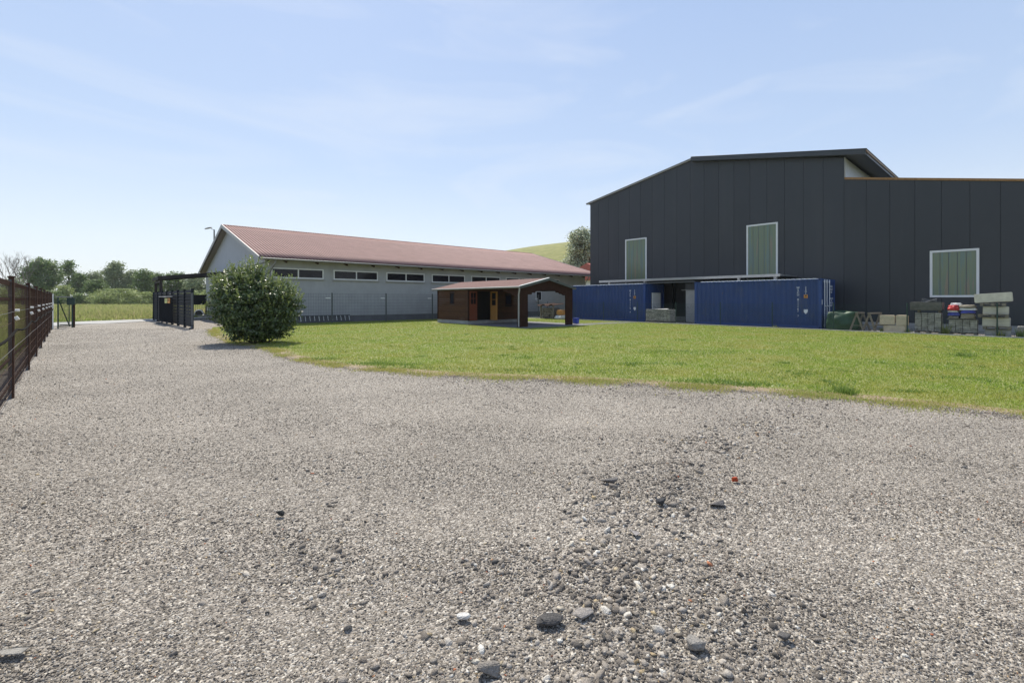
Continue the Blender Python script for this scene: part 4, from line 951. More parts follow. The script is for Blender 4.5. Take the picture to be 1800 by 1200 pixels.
for a_, b_ in zip(brk[:-1], brk[1:]):
    z = arch_z((a_ + b_) / 2); g.prism([(a_, z), (b_, z), (b_, rz(b_) - .07), (a_, rz(a_) - .07)], 'y', sv0, sv0 + .05)
g.build('arch_gable', 'woodd', sh)
for a_, b_ in ((su0 + .01, su0 + .61), (su1 - .61, su1 - .01)):
    g = MB(); z = .1
    while z < 2.1: g.box(a_, b_, sv0 - .012, sv0 - .001, z, z + .105); z += .12
    g.build('post_cladding', 'woodd', sh)
g = MB(); g.box(su0, su0 + .12, sv0 + .06, sv0 + .18, 0, 2.15); g.box(su1 - .12, su1, sv0 + .06, sv0 + .18, 0, 2.15); g.each('post', 'woodd', sh)
g = MB(); 
for x in (su0 + .02, su1 - .07): g.box(x, x + .05, sv0 + .19, svm - .05, 2.03, 2.15)
for y in np.arange(sv0 + .8, svm, .9): g.box(su0 + .1, su1 - .1, y, y + .06, 2.06, 2.16)
g.build('beam', 'woodd', sh)
for x in (su0 + .03, su1 - .07):
    g = MB()
    for k, (l, z) in enumerate(((1.15, 1.94), (.85, 1.85), (.55, 1.76), (.28, 1.67))): g.box(x, x + .04, sv0 + .19, sv0 + .19 + l, z, z + .088)
    g.build('bracket', 'woodd', sh)
# roof
g = MB(); ya, yb = sv0 - .13, sv1 + .42
g.prism([(um - 2.2, EZs), (um, RZs), (um, RZs + .035), (um - 2.2, EZs + .035)], 'y', ya, yb); g.prism([(um + 2.2, EZs), (um, RZs), (um, RZs + .035), (um + 2.2, EZs + .035)], 'y', ya, yb)
rs = g.build('roof', 'shedroof', sh)
g = MB()
for s_ in (-1, 1): g.prism([(um + s_ * 2.2, EZs - .055), (um, RZs - .055), (um, RZs - .005), (um + s_ * 2.2, EZs - .005)], 'y', ya + .02, yb - .05)
g.each('roof_boards', 'woodd', rs)
g = MB()
for s_ in (-1, 1):
    g.prism([(um + s_ * 2.23, EZs - .11), (um, RZs - .10), (um, RZs + .03), (um + s_ * 2.23, EZs + .02)], 'y', ya - .04, ya - .003); g.prism([(um + s_ * 2.23, EZs - .11), (um, RZs - .10), (um, RZs + .03), (um + s_ * 2.23, EZs + .02)], 'y', yb + .003, yb + .04)
g.each('verge_board', 'fascia_g', rs)
g = MB()
for s_ in (-1,): g.prism([(um + s_ * 2.23, EZs + .022), (um, RZs + .033), (um, RZs + .062), (um + s_ * 2.23, EZs + .052)], 'y', ya - .045, ya + .08)
g.build('verge_flashing', 'insul', rs)
g = MB(); g.tube([(um - 2.26, ya - .02, EZs - .03), (um - 2.26, yb + .15, EZs - .04)], .055, 8); g.tube([(um + 2.26, ya - .02, EZs - .03), (um + 2.26, yb + .05, EZs - .04)], .055, 8); g.each('gutter', 'zinc', rs)
g = MB(); g.tube([(um - 2.25, sv0 - .1, EZs - .06), (um - 2.23, sv0 - .08, EZs - .2), (su0 - .06, sv0 + .0, EZs - .42), (su0 - .06, sv0 + .0, .05)], .04, 8); g.build('downpipe', 'trim', sh)
g = MB(); pl = [(su0 - .2, sv0 - .6), (26.3, 17.2), (26.3, 18.3), (su1 + .95, 18.9), (su1 + .95, svm - .03), (su0 - .2, svm - .03)]
g.add([(p[0], p[1], .022) for p in pl], [tuple(range(len(pl)))]); tag(g.build('paving', 'pave'), kind='structure')
g = MB(); g.bbox(21.55, 21.85, 18.35, 18.65, .05, .36, .03); bk = tag(g.build('bucket', 'binblue'), 'small blue plastic tub at the right foot of the shed', 'bucket')
g = MB(); g.bbox(21.53, 21.87, 18.33, 18.67, .362, .39, .012); g.build('rim', 'binblue', bk)

# firewood / junk seen through the arch
fw = thing('firewood_stack', 'stack of firewood under a rusty brown sheet between the shed and the container', 'firewood', (26.6, 25.8, 0))
g = MB()
for k in range(7):
    for j in range(5):
        y = 24.75 + .17 * k; z = .1 + .17 * j; a_ = random.uniform(0, 3)
        g.tube([(26.2 + random.uniform(-.06, .06), y, z), (27.1 + random.uniform(-.06, .06), y, z)], random.uniform(.07, .09), 7)
g.build('logs', 'woodg', fw)
for y in (24.6, 25.95): g = MB(); g.box(26.2, 26.3, y, y + .1, 0, 1.05); g.build('post', 'woodg', fw)
g = MB(); n = 10; g.add([(x, 24.45 + 1.75 * j / n, 1.08 + .08 * math.sin(j * 1.3) + (.1 if i else 0)) for i, x in enumerate((26.0, 27.3)) for j in range(n + 1)] , [(j, j + 1, n + 2 + j, n + 1 + j) for j in range(n)])
o = g.build('cover_sheet', 'rust', fw); md = o.modifiers.new('s', 'SOLIDIFY'); md.thickness = .02
g = MB(); g.bbox(26.15, 26.75, 23.75, 24.3, .32, .72, .08); cr = tag(g.build('crate', 'woody'), 'yellow orange box on pale rubble beside the firewood', 'crate')
g = MB(); g.bbox(26.0, 26.9, 23.65, 24.4, 0, .31, .1, .06); tag(g.build('rubble_bag', 'bag_white'), 'pale sack under the yellow box near the firewood', 'sack')

# ================================================================== WIRE FENCE and kerb on the right
kb = MB(); kb.box(26.52, 26.58, -8, 28.6, 0, .055); tag(kb.build('kerb', 'conc2'), kind='structure')
cf = thing('chain_link_fence', 'low green chain link fence on slim posts along the far edge of the lawn', 'fence', (26.66, 0, 0))
pv = [.93 + 2.75 * k for k in range(-3, 11)]
for y in pv:
    g = MB(); g.tube([(26.66, y, -.02), (26.66, y, 1.33)], .024, 8); g.tube([(26.66, y, 1.33), (26.66, y, 1.355)], .030, 8); g.build('post', 'green_m', cf)
for a_, b_ in zip(pv[:-1], pv[1:]):
    g = MB(); s_ = .075
    for k in range(int((b_ - a_ + 1.2) / s_)):
        y = a_ - 1.2 + k * s_
        for sg in (1, -1):
            ys0, ys1 = (y, y + 1.2); z0, z1 = (.05, 1.25)
            t0 = max(0, (a_ - ys0) / 1.2); t1 = min(1, (b_ - ys0) / 1.2)
            if t1 <= t0: continue
            p_ = (26.66 + .003 * sg, ys0 + 1.2 * t0, z0 + 1.2 * t0 if sg == 1 else z1 - 1.2 * t0); q_ = (26.66 + .003 * sg, ys0 + 1.2 * t1, z0 + 1.2 * t1 if sg == 1 else z1 - 1.2 * t1)
            g.bar(p_, q_, .0026)
    g.build('wire_mesh', 'green_m', cf)
    g = MB()
    for z in (1.25, .65, .06): g.bar((26.672, a_ + .02, z), (26.672, b_ - .02, z), .005)
    g.build('tension_wire', 'green_m', cf)

# ================================================================== BUILDING MATERIALS
def paver_stack(u0, v0, nu, nv, nl, bw=.20, bl=.20, bh=.085, missing=0):
    g = MB()
    for l in range(nl):
        for i in range(nu):
            for j in range(nv):
                if l == nl - 1 and missing and (i + j) % 3 == 0 and random.random() < missing: continue
                g.bbox(u0 + i * bw + .004, u0 + (i + 1) * bw - .004 + random.uniform(-.008, .004), v0 + j * bl + .003, v0 + (j + 1) * bl - .003, .14 + l * bh, .14 + (l + 1) * bh - .010, .010, .004)
    return g
def pallet(g, u0, u1, v0, v1, z0):
    for k in range(5): y = v0 + (v1 - v0 - .1) * k / 4; g.box(u0, u1, y, y + .1, z0 + .1, z0 + .122)
    for k in range(3):
        x = u0 + (u1 - u0 - .1) * k / 2
        g.box(x, x + .1, v0, v1, z0 + .078, z0 + .0995)
        for y in (v0, (v0 + v1) / 2 - .05, v1 - .1): g.box(x + .002, x + .098, y + .001, y + .1, z0 + .0205, z0 + .0775)
        g.box(x + .001, x + .099, v0, v1, z0, z0 + .02)
    return g
# pallet of pavers in front of the left container
t = thing('paver_stack', 'pallet of grey pavers between the two containers, chest high behind the wire fence', 'paver stack', (27, 16, 0), 'stacks of grey paving stones')
paver_stack(26.85, 15.2, 4, 8, 9, .2, .215, .083, .6).build('pavers', 'paver', t); pallet(MB(), 26.83, 27.67, 15.2, 16.92, .0).build('pallet', 'woodg', t)
g = MB(); g.add([(26.84, 15.4, .895), (26.84, 16.3, .895), (27.3, 16.2, .90), (27.3, 15.5, .93)], [(0, 1, 2, 3)]); o = g.build('film', 'bag_white', t); md = o.modifiers.new('s', 'SOLIDIFY'); md.thickness = .004
# tarp
def lump(name, u0, u1, v0, v1, zt, m, seed, par=None, sharp=.35):
    bm = bmesh.new(); bmesh.ops.create_cube(bm, size=1); bmesh.ops.subdivide_edges(bm, edges=bm.edges[:], cuts=9, use_grid_fill=True)
    for v in bm.verts:
        p = v.co.copy(); d = p.normalized() * .62; p = p.lerp(d, sharp)
        nz = mnoise.noise(p * 3 + Vector((seed, 0, 0))) * .14 - abs(mnoise.noise(Vector((p.x * 5, p.y * 5, p.z * 2.2)) + Vector((0, seed, 0)))) * .20
        if p.z < -.3: nz *= .3
        p = p * (1 + nz); fl_ = 1 + .18 * (.5 - p.z)
        v.co = Vector((p.x * (u1 - u0) * fl_, p.y * (v1 - v0) * fl_, (p.z + .5) * zt)) 
    me = bpy.data.meshes.new(name); bm.to_mesh(me); bm.free(); me.materials.append(M[m])
    for f_ in me.polygons: f_.use_smooth = True
    o = bpy.data.objects.new(name, me); COL.objects.link(o); o.parent = par; o.location = ((u0 + u1) / 2, (v0 + v1) / 2, 0); return o
tp = tag(lump('tarpaulin_heap', 27.2, 28.3, 5.65, 6.85, .92, 'tarp', 4), 'heap covered by a crumpled green tarpaulin beside the container doors', 'tarpaulin')
g = MB(); g.bbox(27.3, 28.2, 5.9, 6.6, 0, .3, .03); g.build('pallet', 'woodg', tp)
# trestles
def trestle(u, v, label, rot):
    t = thing('trestle', label, 'trestle', (u, v, 0), 'wooden trestles'); t.rotation_euler = (0, 0, rot)
    g = MB(); g.bar((0, -.45, .86), (0, .45, .86), .09, .07); g.build('top_bar', 'woodg', t, local=True)
    for y in (-.38, .38):
        for s_ in (-1, 1): g = MB(); g.bar((0, y, .85), (s_ * .28, y * 1.05, 0), .07, .04, (0, 1, 0)); g.build('leg', 'woodg', t, local=True)
        g = MB(); g.bar((-.2, y * 1.03, .28), (.2, y * 1.03, .28), .05, .025); g.build('stretcher', 'woodg', t, local=True)
trestle(27.25, 5.50, 'grey wooden trestle right beside the green tarpaulin', 1.45); trestle(27.35, 4.95, 'grey wooden trestle next to the cream stone blocks', 1.2)
# cream stones
def block(name, u0, u1, v0, v1, z0, z1, m, label, cat, grp=None, rot=0., b=.02, tilt=0., jit=.006):
    g = MB(); g.bbox(u0, u1, v0, v1, z0, z1, b, jit, rot); cx, cy = (u0 + u1) / 2, (v0 + v1) / 2
    g.v = [(x - cx, y - cy, z - z0) for x, y, z in g.v]; o = g.build(name, m); o.location = (cx, cy, z0); o.rotation_euler = (tilt, 0, 0)
    return tag(o, label, cat, grp)
gr_ = 'cream cut stone blocks'
block('stone_block', 26.85, 27.3, 3.76, 4.55, 0, .33, 'cream', 'long tan stone block on the ground, carrying two cream ones', 'stone block', gr_)
block('stone_block', 26.83, 27.28, 4.16, 4.70, .36, .79, 'cream', 'cream stone block with a pale left face, upper one farther from the grey paver stacks', 'stone block', gr_, rot=.12)
block('stone_block', 26.86, 27.35, 3.72, 4.10, .335, .80, 'cream', 'cream stone block on top, next to the wire fence post', 'stone block', gr_)
block('plank', 26.8, 27.1, 4.4, 4.86, .331, .356, 'woodg', 'short pale board sticking out under the upper cream block', 'board')
# stack A
t = thing('paver_stack', 'tall stack of grey pavers under a dark concrete slab', 'paver stack', (27.2, 3, 0), 'stacks of grey paving stones')
paver_stack(26.95, 2.60, 3, 4, 9, .21, .215, .088).build('pavers', 'paver', t); pallet(MB(), 26.93, 27.6, 2.6, 3.46, 0).build('pallet', 'woodg', t)
block('timber', 27.05, 27.15, 2.62, 2.72, .935, 1.035, 'woodg', 'square timber spacer, right one under the dark slab', 'timber', 'timber spacers'); block('timber', 27.05, 27.15, 3.28, 3.40, .935, 1.035, 'woodg', 'square timber spacer, left one under the dark slab', 'timber', 'timber spacers')
block('concrete_slab', 26.9, 27.65, 2.56, 3.62, 1.04, 1.39, 'dconc', 'dark weathered concrete slab on top of the tall paver stack', 'concrete slab', b=.015)
g = MB(); 
for k in range(3): g.tube([(27.0 + .08 * k, 2.75 + .5 * i / 8, 1.43 + .035 * k + .045 * math.sin(i / 8 * 2 * PI + k)) for i in range(9)], .022, 6)
tag(g.build('bent_pipes', 'grey_m'), 'few bent grey rods lying on the dark concrete slab', 'rods')
# stack B
t = thing('paver_stack', 'lower stack of grey pavers under a board with coloured sacks', 'paver stack', (27.0, 1.9, 0), 'stacks of grey paving stones')
paver_stack(26.85, 1.50, 3, 4, 6, .2, .215, .088, .5).build('pavers', 'paver', t); pallet(MB(), 26.83, 27.45, 1.5, 2.36, 0).build('pallet', 'woodg', t)
block('board', 26.82, 27.5, 1.55, 2.42, .672, .70, 'woodg', 'flat grey board carrying the coloured sacks', 'board', b=.006)
def sack(u0, u1, v0, v1, z0, z1, m, label):
    o = lump('sack', u0, u1, v0, v1, z1 - z0, m, random.uniform(0, 50), sharp=.25); o.location.z = z0; return tag(o, label, 'sack', 'sacks of building material')
sack(26.9, 27.4, 1.60, 1.98, .705, .93, 'bag_tan', 'grey brown paper sack, lower right of the coloured pile'); sack(26.9, 27.4, 2.06, 2.36, .705, .82, 'bag_tan', 'flat tan sack at the bottom left of the coloured pile')
sack(26.88, 27.4, 2.04, 2.38, .82, .97, 'bag_blue', 'blue and white sack below the red one'); sack(26.88, 27.4, 1.58, 1.98, .93, 1.06, 'bag_blue', 'blue sack in the right pile of sacks')
sack(26.9, 27.38, 2.08, 2.38, .97, 1.05, 'bag_white', 'thin white sack just under the red one'); sack(26.86, 27.38, 2.06, 2.38, 1.05, 1.27, 'bag_red', 'bright red sack on the pile')
sack(26.9, 27.38, 1.56, 2.02, 1.06, 1.16, 'bag_white', 'white sack next to the red one, lower of two'); sack(26.9, 27.38, 1.58, 2.04, 1.16, 1.28, 'bag_tan', 'tan printed sack topmost on the right pile'); 
sack(27.0, 27.38, 2.0, 2.3, 1.27, 1.36, 'bag_white', 'small white sack lying on the red sack')
# stack C
block('concrete_block', 26.8, 27.3, .56, 1.28, 0, .30, 'conc', 'grey concrete block at the very bottom of the tallest block stack', 'concrete block', 'pale concrete blocks')
g = pallet(MB(), 26.75, 27.35, .55, 1.34, .302); tag(g.build('pallet', 'woodg'), 'bottom pallet of the tallest block stack', 'pallet', 'pallets in the block stack')
block('concrete_block', 26.8, 27.3, .58, 1.36, .426, .78, 'conc2', 'pale concrete block, second from the bottom of the tallest stack', 'concrete block', 'pale concrete blocks')
g = pallet(MB(), 26.72, 27.35, .62, 1.48, .784); tag(g.build('pallet', 'woodg'), 'middle pallet of the tallest block stack', 'pallet', 'pallets in the block stack')
block('concrete_block', 26.8, 27.3, .62, 1.34, .908, 1.23, 'conc2', 'rough pale concrete block just above the middle pallet', 'concrete block', 'pale concrete blocks')
g = pallet(MB(), 26.75, 27.35, .70, 1.42, 1.234); tag(g.build('pallet', 'woodg'), 'top pallet under the tilted concrete beam', 'pallet', 'pallets in the block stack')
block('concrete_beam', 26.8, 27.25, .50, 1.58, 1.40, 1.76, 'conc2', 'long pale concrete beam tilted on top of the tallest stack', 'concrete beam', tilt=-.07)
block('concrete_block', 27.6, 28.1, -.4, .4, 0, .42, 'conc', 'loose grey concrete block on the ground right of the tallest stack', 'concrete block', 'pale concrete blocks')
# weeds by the stacks
M['yweed'] = leafmat('yellow_weed', [(0, (.12, .17, .03)), (.5, (.24, .28, .06)), (1, (.45, .46, .22))], .6, .4, .2)
def weed_at(u, v, n, hh, rad, label, m='yweed', name='weed_plant'):
    a = rng.normal(0, rad, n); b = rng.normal(0, rad, n)
    o = blade_mesh(name, a, b, 0, rng.uniform(hh * .4, hh, n), rng.uniform(.012, .03, n), m, rng.uniform(0, 1, n), .35); o.location = (u, v, 0); tag(o, label, 'weed', 'weeds among the building materials')
weed_at(26.85, 2.46, 120, .62, .06, 'yellow green flowering weed between two paver stacks'); weed_at(26.75, .85, 60, .38, .08, 'pale weed before the foot of the tallest block stack')
weed_at(27.0, .30, 90, .5, .08, 'dark green weed right of the tallest block stack', 'weed'); weed_at(26.8, 3.65, 60, .3, .06, 'small weed between cream blocks and dark slab stack', 'weed')
weed_at(26.85, 9.1, 60, .22, .07, 'reddish dry weed before the container near its markings', 'yweed'); weed_at(26.9, 4.62, 60, .3, .04, 'yellowish weed at the left foot of the cream blocks', 'yweed')

# ================================================================== STREET LAMP
X, Y = (376.5 - 900) / F * 50, 50; x, y = S(X, Y)
sl_ = thing('street_lamp', 'slim grey street lamp rising behind the grey gable roof', 'street lamp', (x, y, 0))
g = MB(); g.tube([(x, y, 0), (x, y, 9.05)], [.11, .065], 8); g.build('pole', 'grey_m', sl_)
dx, dy = -CU, SU
g = MB(); g.tube([(x, y, 9.02), (x + dx * .25, y + dy * .25, 9.12), (x + dx * .35, y + dy * .35, 9.14)], .03, 6); g.build('arm', 'grey_m', sl_)
bm = bmesh.new(); bmesh.ops.create_uvsphere(bm, u_segments=12, v_segments=8, radius=1)
for v in bm.verts: v.co = Vector((v.co.x * .44, v.co.y * .16, v.co.z * .11 if v.co.z > 0 else v.co.z * .05))
me = bpy.data.meshes.new('lamp_head'); bm.to_mesh(me); bm.free(); me.materials.append(M['lamp']); o = bpy.data.objects.new('lamp_head', me); COL.objects.link(o); o.parent = sl_
o.location = (dx * .62, dy * .62, 9.2); o.rotation_euler = (0, .22, math.atan2(dy, dx))

# ================================================================== FAR BUILDING, HILL
x, y = S(11.5, 70); fb_ = thing('far_house', 'small far building with a bright red roof in the gap beside the dark warehouse', 'house', (x, y, 0))
g = MB(); g.box(x - 1, x + 14, y - 6, y + 4, 0, 4.6); g.build('wall', 'white', fb_)
g = MB(); g.prism([(y - 6.6, 4.5), (y - 1, 6.9), (y + 4.6, 4.5), (y + 4.6, 4.4), (y - 6.6, 4.4)], 'x', x - 1.6, x + 14.6); g.build('roof', 'redroof2', fb_)
g = MB()
for k in range(5): g.box(x - 1.04, x - 1.01, y - 5.5, y + 3.5, 1.2 + k * .6, 1.28 + k * .6)
g.build('shutter', 'plinth', fb_)
n = 70; V = []
for i in range(n + 1):
    for j in range(n + 1):
        a_ = (i / n - .5) * 2; b_ = (j / n - .5) * 2
        z = 41.5 * max(0, 1 - abs(a_) ** 2.3) * max(0, 1 - abs(b_) ** 2.2) + .7 * mnoise.noise(Vector((a_ * 9, b_ * 5, 0)))
        x, y = S(118 + a_ * 232, 300 + b_ * 130); V.append((x, y, z - .6))
V = np.array(V); I = (np.arange(n)[:, None] * (n + 1) + np.arange(n)[None]).ravel(); Fq = np.stack([I, I + n + 1, I + n + 2, I + 1], 1)
M['hill'] = mat('hill_grass', (.155, .165, .035), .95, var=.2, scale=.25, col2=(.25, .235, .07))
tag(npmesh('hill', V, Fq, 'hill', smooth=True), kind='structure')

# ================================================================== TREES
def foliage(lobes, n, leaf, bias=.5, clump=.0, up=.25, nclump=0):
    """lobes: (x,y,z,rx,ry,rz); returns tri leaf mesh arrays"""
    L = np.array(lobes, float); vol = (L[:, 3] * L[:, 4] * L[:, 5]) ** (2 / 3); pk = rng.choice(len(L), n if not nclump else nclump, p=vol / vol.sum())
    d = rng.normal(0, 1, (len(pk), 3)); d /= np.linalg.norm(d, axis=1)[:, None]
    rr = rng.uniform(0, 1, len(pk)) ** bias
    P = L[pk, :3] + d * rr[:, None] * L[pk, 3:]
    if nclump:
        k = rng.integers(0, nclump, n); cs = rng.uniform(.6, 1.4, nclump)[k][:, None] * clump; P = P[k] + rng.normal(0, 1, (n, 3)) * cs * np.array([1, 1, .6]); crn = rng.uniform(0, 1, nclump)[k]; d = d[k]
    else: crn = rng.uniform(0, 1, n)
    nm = rng.normal(0, 1, (n, 3)) * .75 + d * .75; nm[:, 2] += .65; nm /= np.linalg.norm(nm, axis=1)[:, None]
    a = rng.normal(0, 1, (n, 3)); a[:, 2] += up; a -= (a * nm).sum(1)[:, None] * nm; a /= np.linalg.norm(a, axis=1)[:, None]
    b = np.cross(a, nm)
    s = leaf * rng.uniform(.6, 1.3, n)
    return P, a, b, s, crn
def leaf_tris(P, a, b, s, asp=.5):
    p0 = P - a * s[:, None] * .5; p1 = P + b * s[:, None] * asp * .5; p2 = P + a * s[:, None] * .5; p3 = P - b * s[:, None] * asp * .5
    V = np.stack([p0, p1, p2, p3], 1).reshape(-1, 3); return V, np.arange(len(V)).reshape(-1, 4)
M['lf_mid'] = leafmat('leaves_mid', [(0, (0.095, 0.149, 0.047)), (0.5, (0.162, 0.23, 0.074)), (1, (0.257, 0.324, 0.115))], .55, .3, .35)
M['lf_dark'] = leafmat('leaves_dark', [(0, (0.074, 0.124, 0.043)), (0.5, (0.135, 0.203, 0.061)), (1, (0.243, 0.324, 0.097))], .55, .28, .35)
M['lf_willow'] = leafmat('leaves_willow', [(0, (0.243, 0.277, 0.169)), (0.5, (0.378, 0.412, 0.257)), (1, (0.567, 0.594, 0.419))], .5, .25, .45)
M['lf_olive'] = leafmat('leaves_olive', [(0, (0.225, 0.275, 0.1)), (0.5, (0.312, 0.369, 0.138)), (1, (0.425, 0.475, 0.2))], .6, .3, .25)
M['lf_far'] = leafmat('leaves_far', [(0, (0.189, 0.23, 0.128)), (0.5, (0.27, 0.317, 0.169)), (1, (0.378, 0.419, 0.23))], .6, .3, .3)
def tree(px, Y, wpx, ytop, m, label, n=3000, leaf=.42, kind='tree', shape='round', cat='tree', name=None, base=.18, seed=None, grp='trees beyond the meadow', tr=True, clump=.55):
    X = (px - 900) / F * Y; x, y = S(X, Y); H = CH + (HZ - ytop) * Y / F; R = wpx / 2 * Y / F
    t = thing(name or kind, label, cat, (x, y, 0), grp); r = random.Random(seed or px)
    if tr:
        g = MB(); th = H * .62; tr_r = H * .016 + .05
        bend = [(r.uniform(-.1, .1) * R, r.uniform(-.1, .1) * R) for _ in range(4)]
        g.tube([(0, 0, -.05), (bend[0][0], bend[0][1], th * .33), (bend[1][0], bend[1][1], th * .66), (bend[2][0], bend[2][1], th * 1.25)], [tr_r * 1.3, tr_r, tr_r * .75, tr_r * .25], 8)
        for k in range(9):
            a_ = r.uniform(0, 2 * PI); z0 = th * r.uniform(.3, .95); l = R * r.uniform(.5, .9)
            g.tube([(0, 0, z0), (math.cos(a_) * l * .5, math.sin(a_) * l * .5, z0 + l * .45), (math.cos(a_) * l, math.sin(a_) * l, z0 + l * .7)], [tr_r * .45, tr_r * .28, .02], 5)
        g.build('trunk', 'bark', t, local=True)
    lobes = []
    z0 = H * base
    nl = {'round': 12, 'tall': 11, 'bush': 9, 'sparse': 10}[shape]
    for k in range(nl):
        f_ = (k + .5) / nl; z = z0 + (H - z0) * (.12 + .76 * f_)
        w = {'round': math.sin(PI * (.15 + .75 * f_)) ** .7, 'tall': math.sin(PI * (.2 + .7 * f_)) ** .8 * .9, 'bush': (1 - f_ ** 2.0) ** .5, 'sparse': math.sin(PI * (.15 + .8 * f_))}[shape]
        a_ = r.uniform(0, 2 * PI); dd = R * w * r.uniform(.25, .66)
        s = R * r.uniform(.26, .46) * (.8 if shape == 'sparse' else 1)
        lobes.append((math.cos(a_) * dd, math.sin(a_) * dd, z, s * 1.1, s * 1.1, s * r.uniform(.7, 1)))
        a2 = a_ + PI + r.uniform(-.8, .8); dd = R * w * r.uniform(.3, .75); s = R * r.uniform(.2, .38); lobes.append((math.cos(a2) * dd, math.sin(a2) * dd, z + r.uniform(-.5, .5), s, s, s * .8))
    lobes.append((0, 0, H - R * .28, R * .3, R * .3, R * .28))
    if shape == 'bush': lobes += [(math.cos(q) * R * .6, math.sin(q) * R * .6, R * .25, R * .4, R * .4, R * .3) for q in np.linspace(0, 5.5, 7)]
    n = int(n * 1.9); P, a, b, s, cr = foliage(lobes, n, leaf * 1.05, .55, clump * leaf * 2.2, .2, nclump=max(60, n // 16))
    P[:, 2] = np.clip(P[:, 2], .05, H + .15)
    V, Q = leaf_tris(P, a, b, s, .62); o = npmesh('crown', V, Q, m, np.repeat(np.clip(cr * .7 + rng.uniform(0, .3, n), 0, 1), 4)); o.parent = t
    return t
tree(75, 118, 62, 453, 'lf_dark', 'large dark green tree with a rounded crown right of the bare trees', 6500, .42)
tree(120, 132, 34, 456, 'lf_dark', 'slender darker tree with an open crown just right of the big round tree', 2200, .42, shape='sparse')
tree(140, 128, 30, 478, 'lf_dark', 'small gappy tree between the slender tree and the pale green ones', 1400, .42, shape='sparse')
tree(165, 140, 46, 476, 'lf_far', 'pale green feathery tree in the second row beyond the meadow', 2600, .45, shape='tall')
tree(203, 135, 50, 459, 'lf_far', 'tallest pale green willow like tree above the olive shrubs', 4600, .45, shape='tall')
tree(232, 137, 36, 474, 'lf_far', 'loose pale tree to the right of the tallest willow', 2000, .42, shape='sparse')
tree(253, 120, 44, 473, 'lf_mid', 'mid green tree left of the canopy roof', 3000, .42)
tree(276, 126, 40, 478, 'lf_dark', 'dark green tree directly behind the canopy corner', 2800, .42)
tree(170, 112, 42, 492, 'lf_dark', 'compact dark tree standing in front of the pale willows', 3200, .36, base=.12)
tree(312, 125, 46, 476, 'lf_mid', 'bushy green tree seen above the slatted fence under the canopy', 3000, .42)
tree(345, 115, 50, 482, 'lf_far', 'pale tree seen between the slatted fence and the grey gable', 3000, .42)
tree(385, 122, 44, 484, 'lf_mid', 'green tree close to the grey gable, mostly hidden by the bush', 2200, .42)
tree(18, 125, 60, 489, 'lf_far', 'low pale tree behind the bare dead trees', 2600, .42)
tree(-45, 110, 70, 480, 'lf_mid', 'green tree past the left end of the rusty fence', 2600, .42)
tree(112, 108, 46, 503, 'lf_olive', 'rounded olive bush beneath the slender dark tree', 2600, .34, kind='shrub', shape='bush', cat='shrub', tr=False, base=.02, grp='shrubs along the meadow')
sg = 'shrubs along the meadow'
tree(212, 103, 92, 509, 'lf_olive', 'broad rounded olive willow shrub, the widest along the meadow', 7500, .30, kind='shrub', shape='bush', cat='shrub', tr=False, base=.0, grp=sg)
tree(172, 106, 40, 517, 'lf_olive', 'small olive shrub left of the widest willow shrub', 2200, .30, kind='shrub', shape='bush', cat='shrub', tr=False, base=.0, grp=sg)
tree(264, 106, 34, 514, 'lf_olive', 'small green shrub against the end of the slatted fence', 2200, .30, kind='shrub', shape='bush', cat='shrub', tr=False, base=.0, grp=sg)
tree(140, 105, 36, 516, 'lf_mid', 'dense mid green shrub above the wicket gate', 2000, .30, kind='shrub', shape='bush', cat='shrub', tr=False, base=.0, grp=sg)
tree(90, 104, 46, 512, 'lf_mid', 'dark shrub behind the wicket gate top rail', 2200, .30, kind='shrub', shape='bush', cat='shrub', tr=False, base=.0, grp=sg)
tree(48, 104, 50, 508, 'lf_olive', 'shrub seen through the rusty mesh fence, right one', 2200, .30, kind='shrub', shape='bush', cat='shrub', tr=False, base=.0, grp=sg)
tree(5, 100, 60, 506, 'lf_olive', 'shrub seen through the rusty mesh fence, left one', 2200, .30, kind='shrub', shape='bush', cat='shrub', tr=False, base=.0, grp=sg)
tree(330, 100, 60, 512, 'lf_olive', 'olive shrub behind the slatted fence under the canopy', 2400, .30, kind='shrub', shape='bush', cat='shrub', tr=False, base=.0, grp=sg)
tree(375, 98, 50, 508, 'lf_olive', 'olive shrub seen through the bar fence by the gable', 2400, .30, kind='shrub', shape='bush', cat='shrub', tr=False, base=.0, grp=sg)
tree(1024, 85, 82, 399, 'lf_willow', 'silvery green willow tree before the grassy hill beside the dark warehouse', 14000, .34, base=.25, grp=None, clump=.5)
# bare dead trees
def bare(px, Y, ytop, label, seed, sp=1.):
    X = (px - 900) / F * Y; x, y = S(X, Y); H = CH + (HZ - ytop) * Y / F; t = thing('bare_tree', label, 'dead tree', (x, y, 0), 'bare dead trees by the left fence'); r = random.Random(seed); g = MB()
    def br(p, d, l, rad, dep):
        q = p + d * l; mid = p.lerp(q, .5) + Vector((r.uniform(-.05, .05), r.uniform(-.05, .05), 0)) * l; g.tube([p, mid, q], [rad, rad * .8, rad * .6], 5)
        if dep == 0: return
        for k in range(r.choice((2, 2, 3))):
            dd = (d + Vector((r.uniform(-.75, .75) * sp, r.uniform(-.75, .75) * sp, r.uniform(.25, .8)))).normalized(); br(q, dd, l * r.uniform(.62, .88), rad * .62, dep - 1)
    for k in range(2): br(Vector((0, 0, 0)), Vector((r.uniform(-.22, .22), r.uniform(-.22, .22), 1)).normalized(), H * .27, .11, 5)
    g.build('branches', 'barkg', t, local=True)
bare(14, 75, 441, 'bare dead tree forked low down, left one above the rusty fence', 5); bare(40, 78, 436, 'bare dead tree with fine upright twigs, right one of the two', 9)

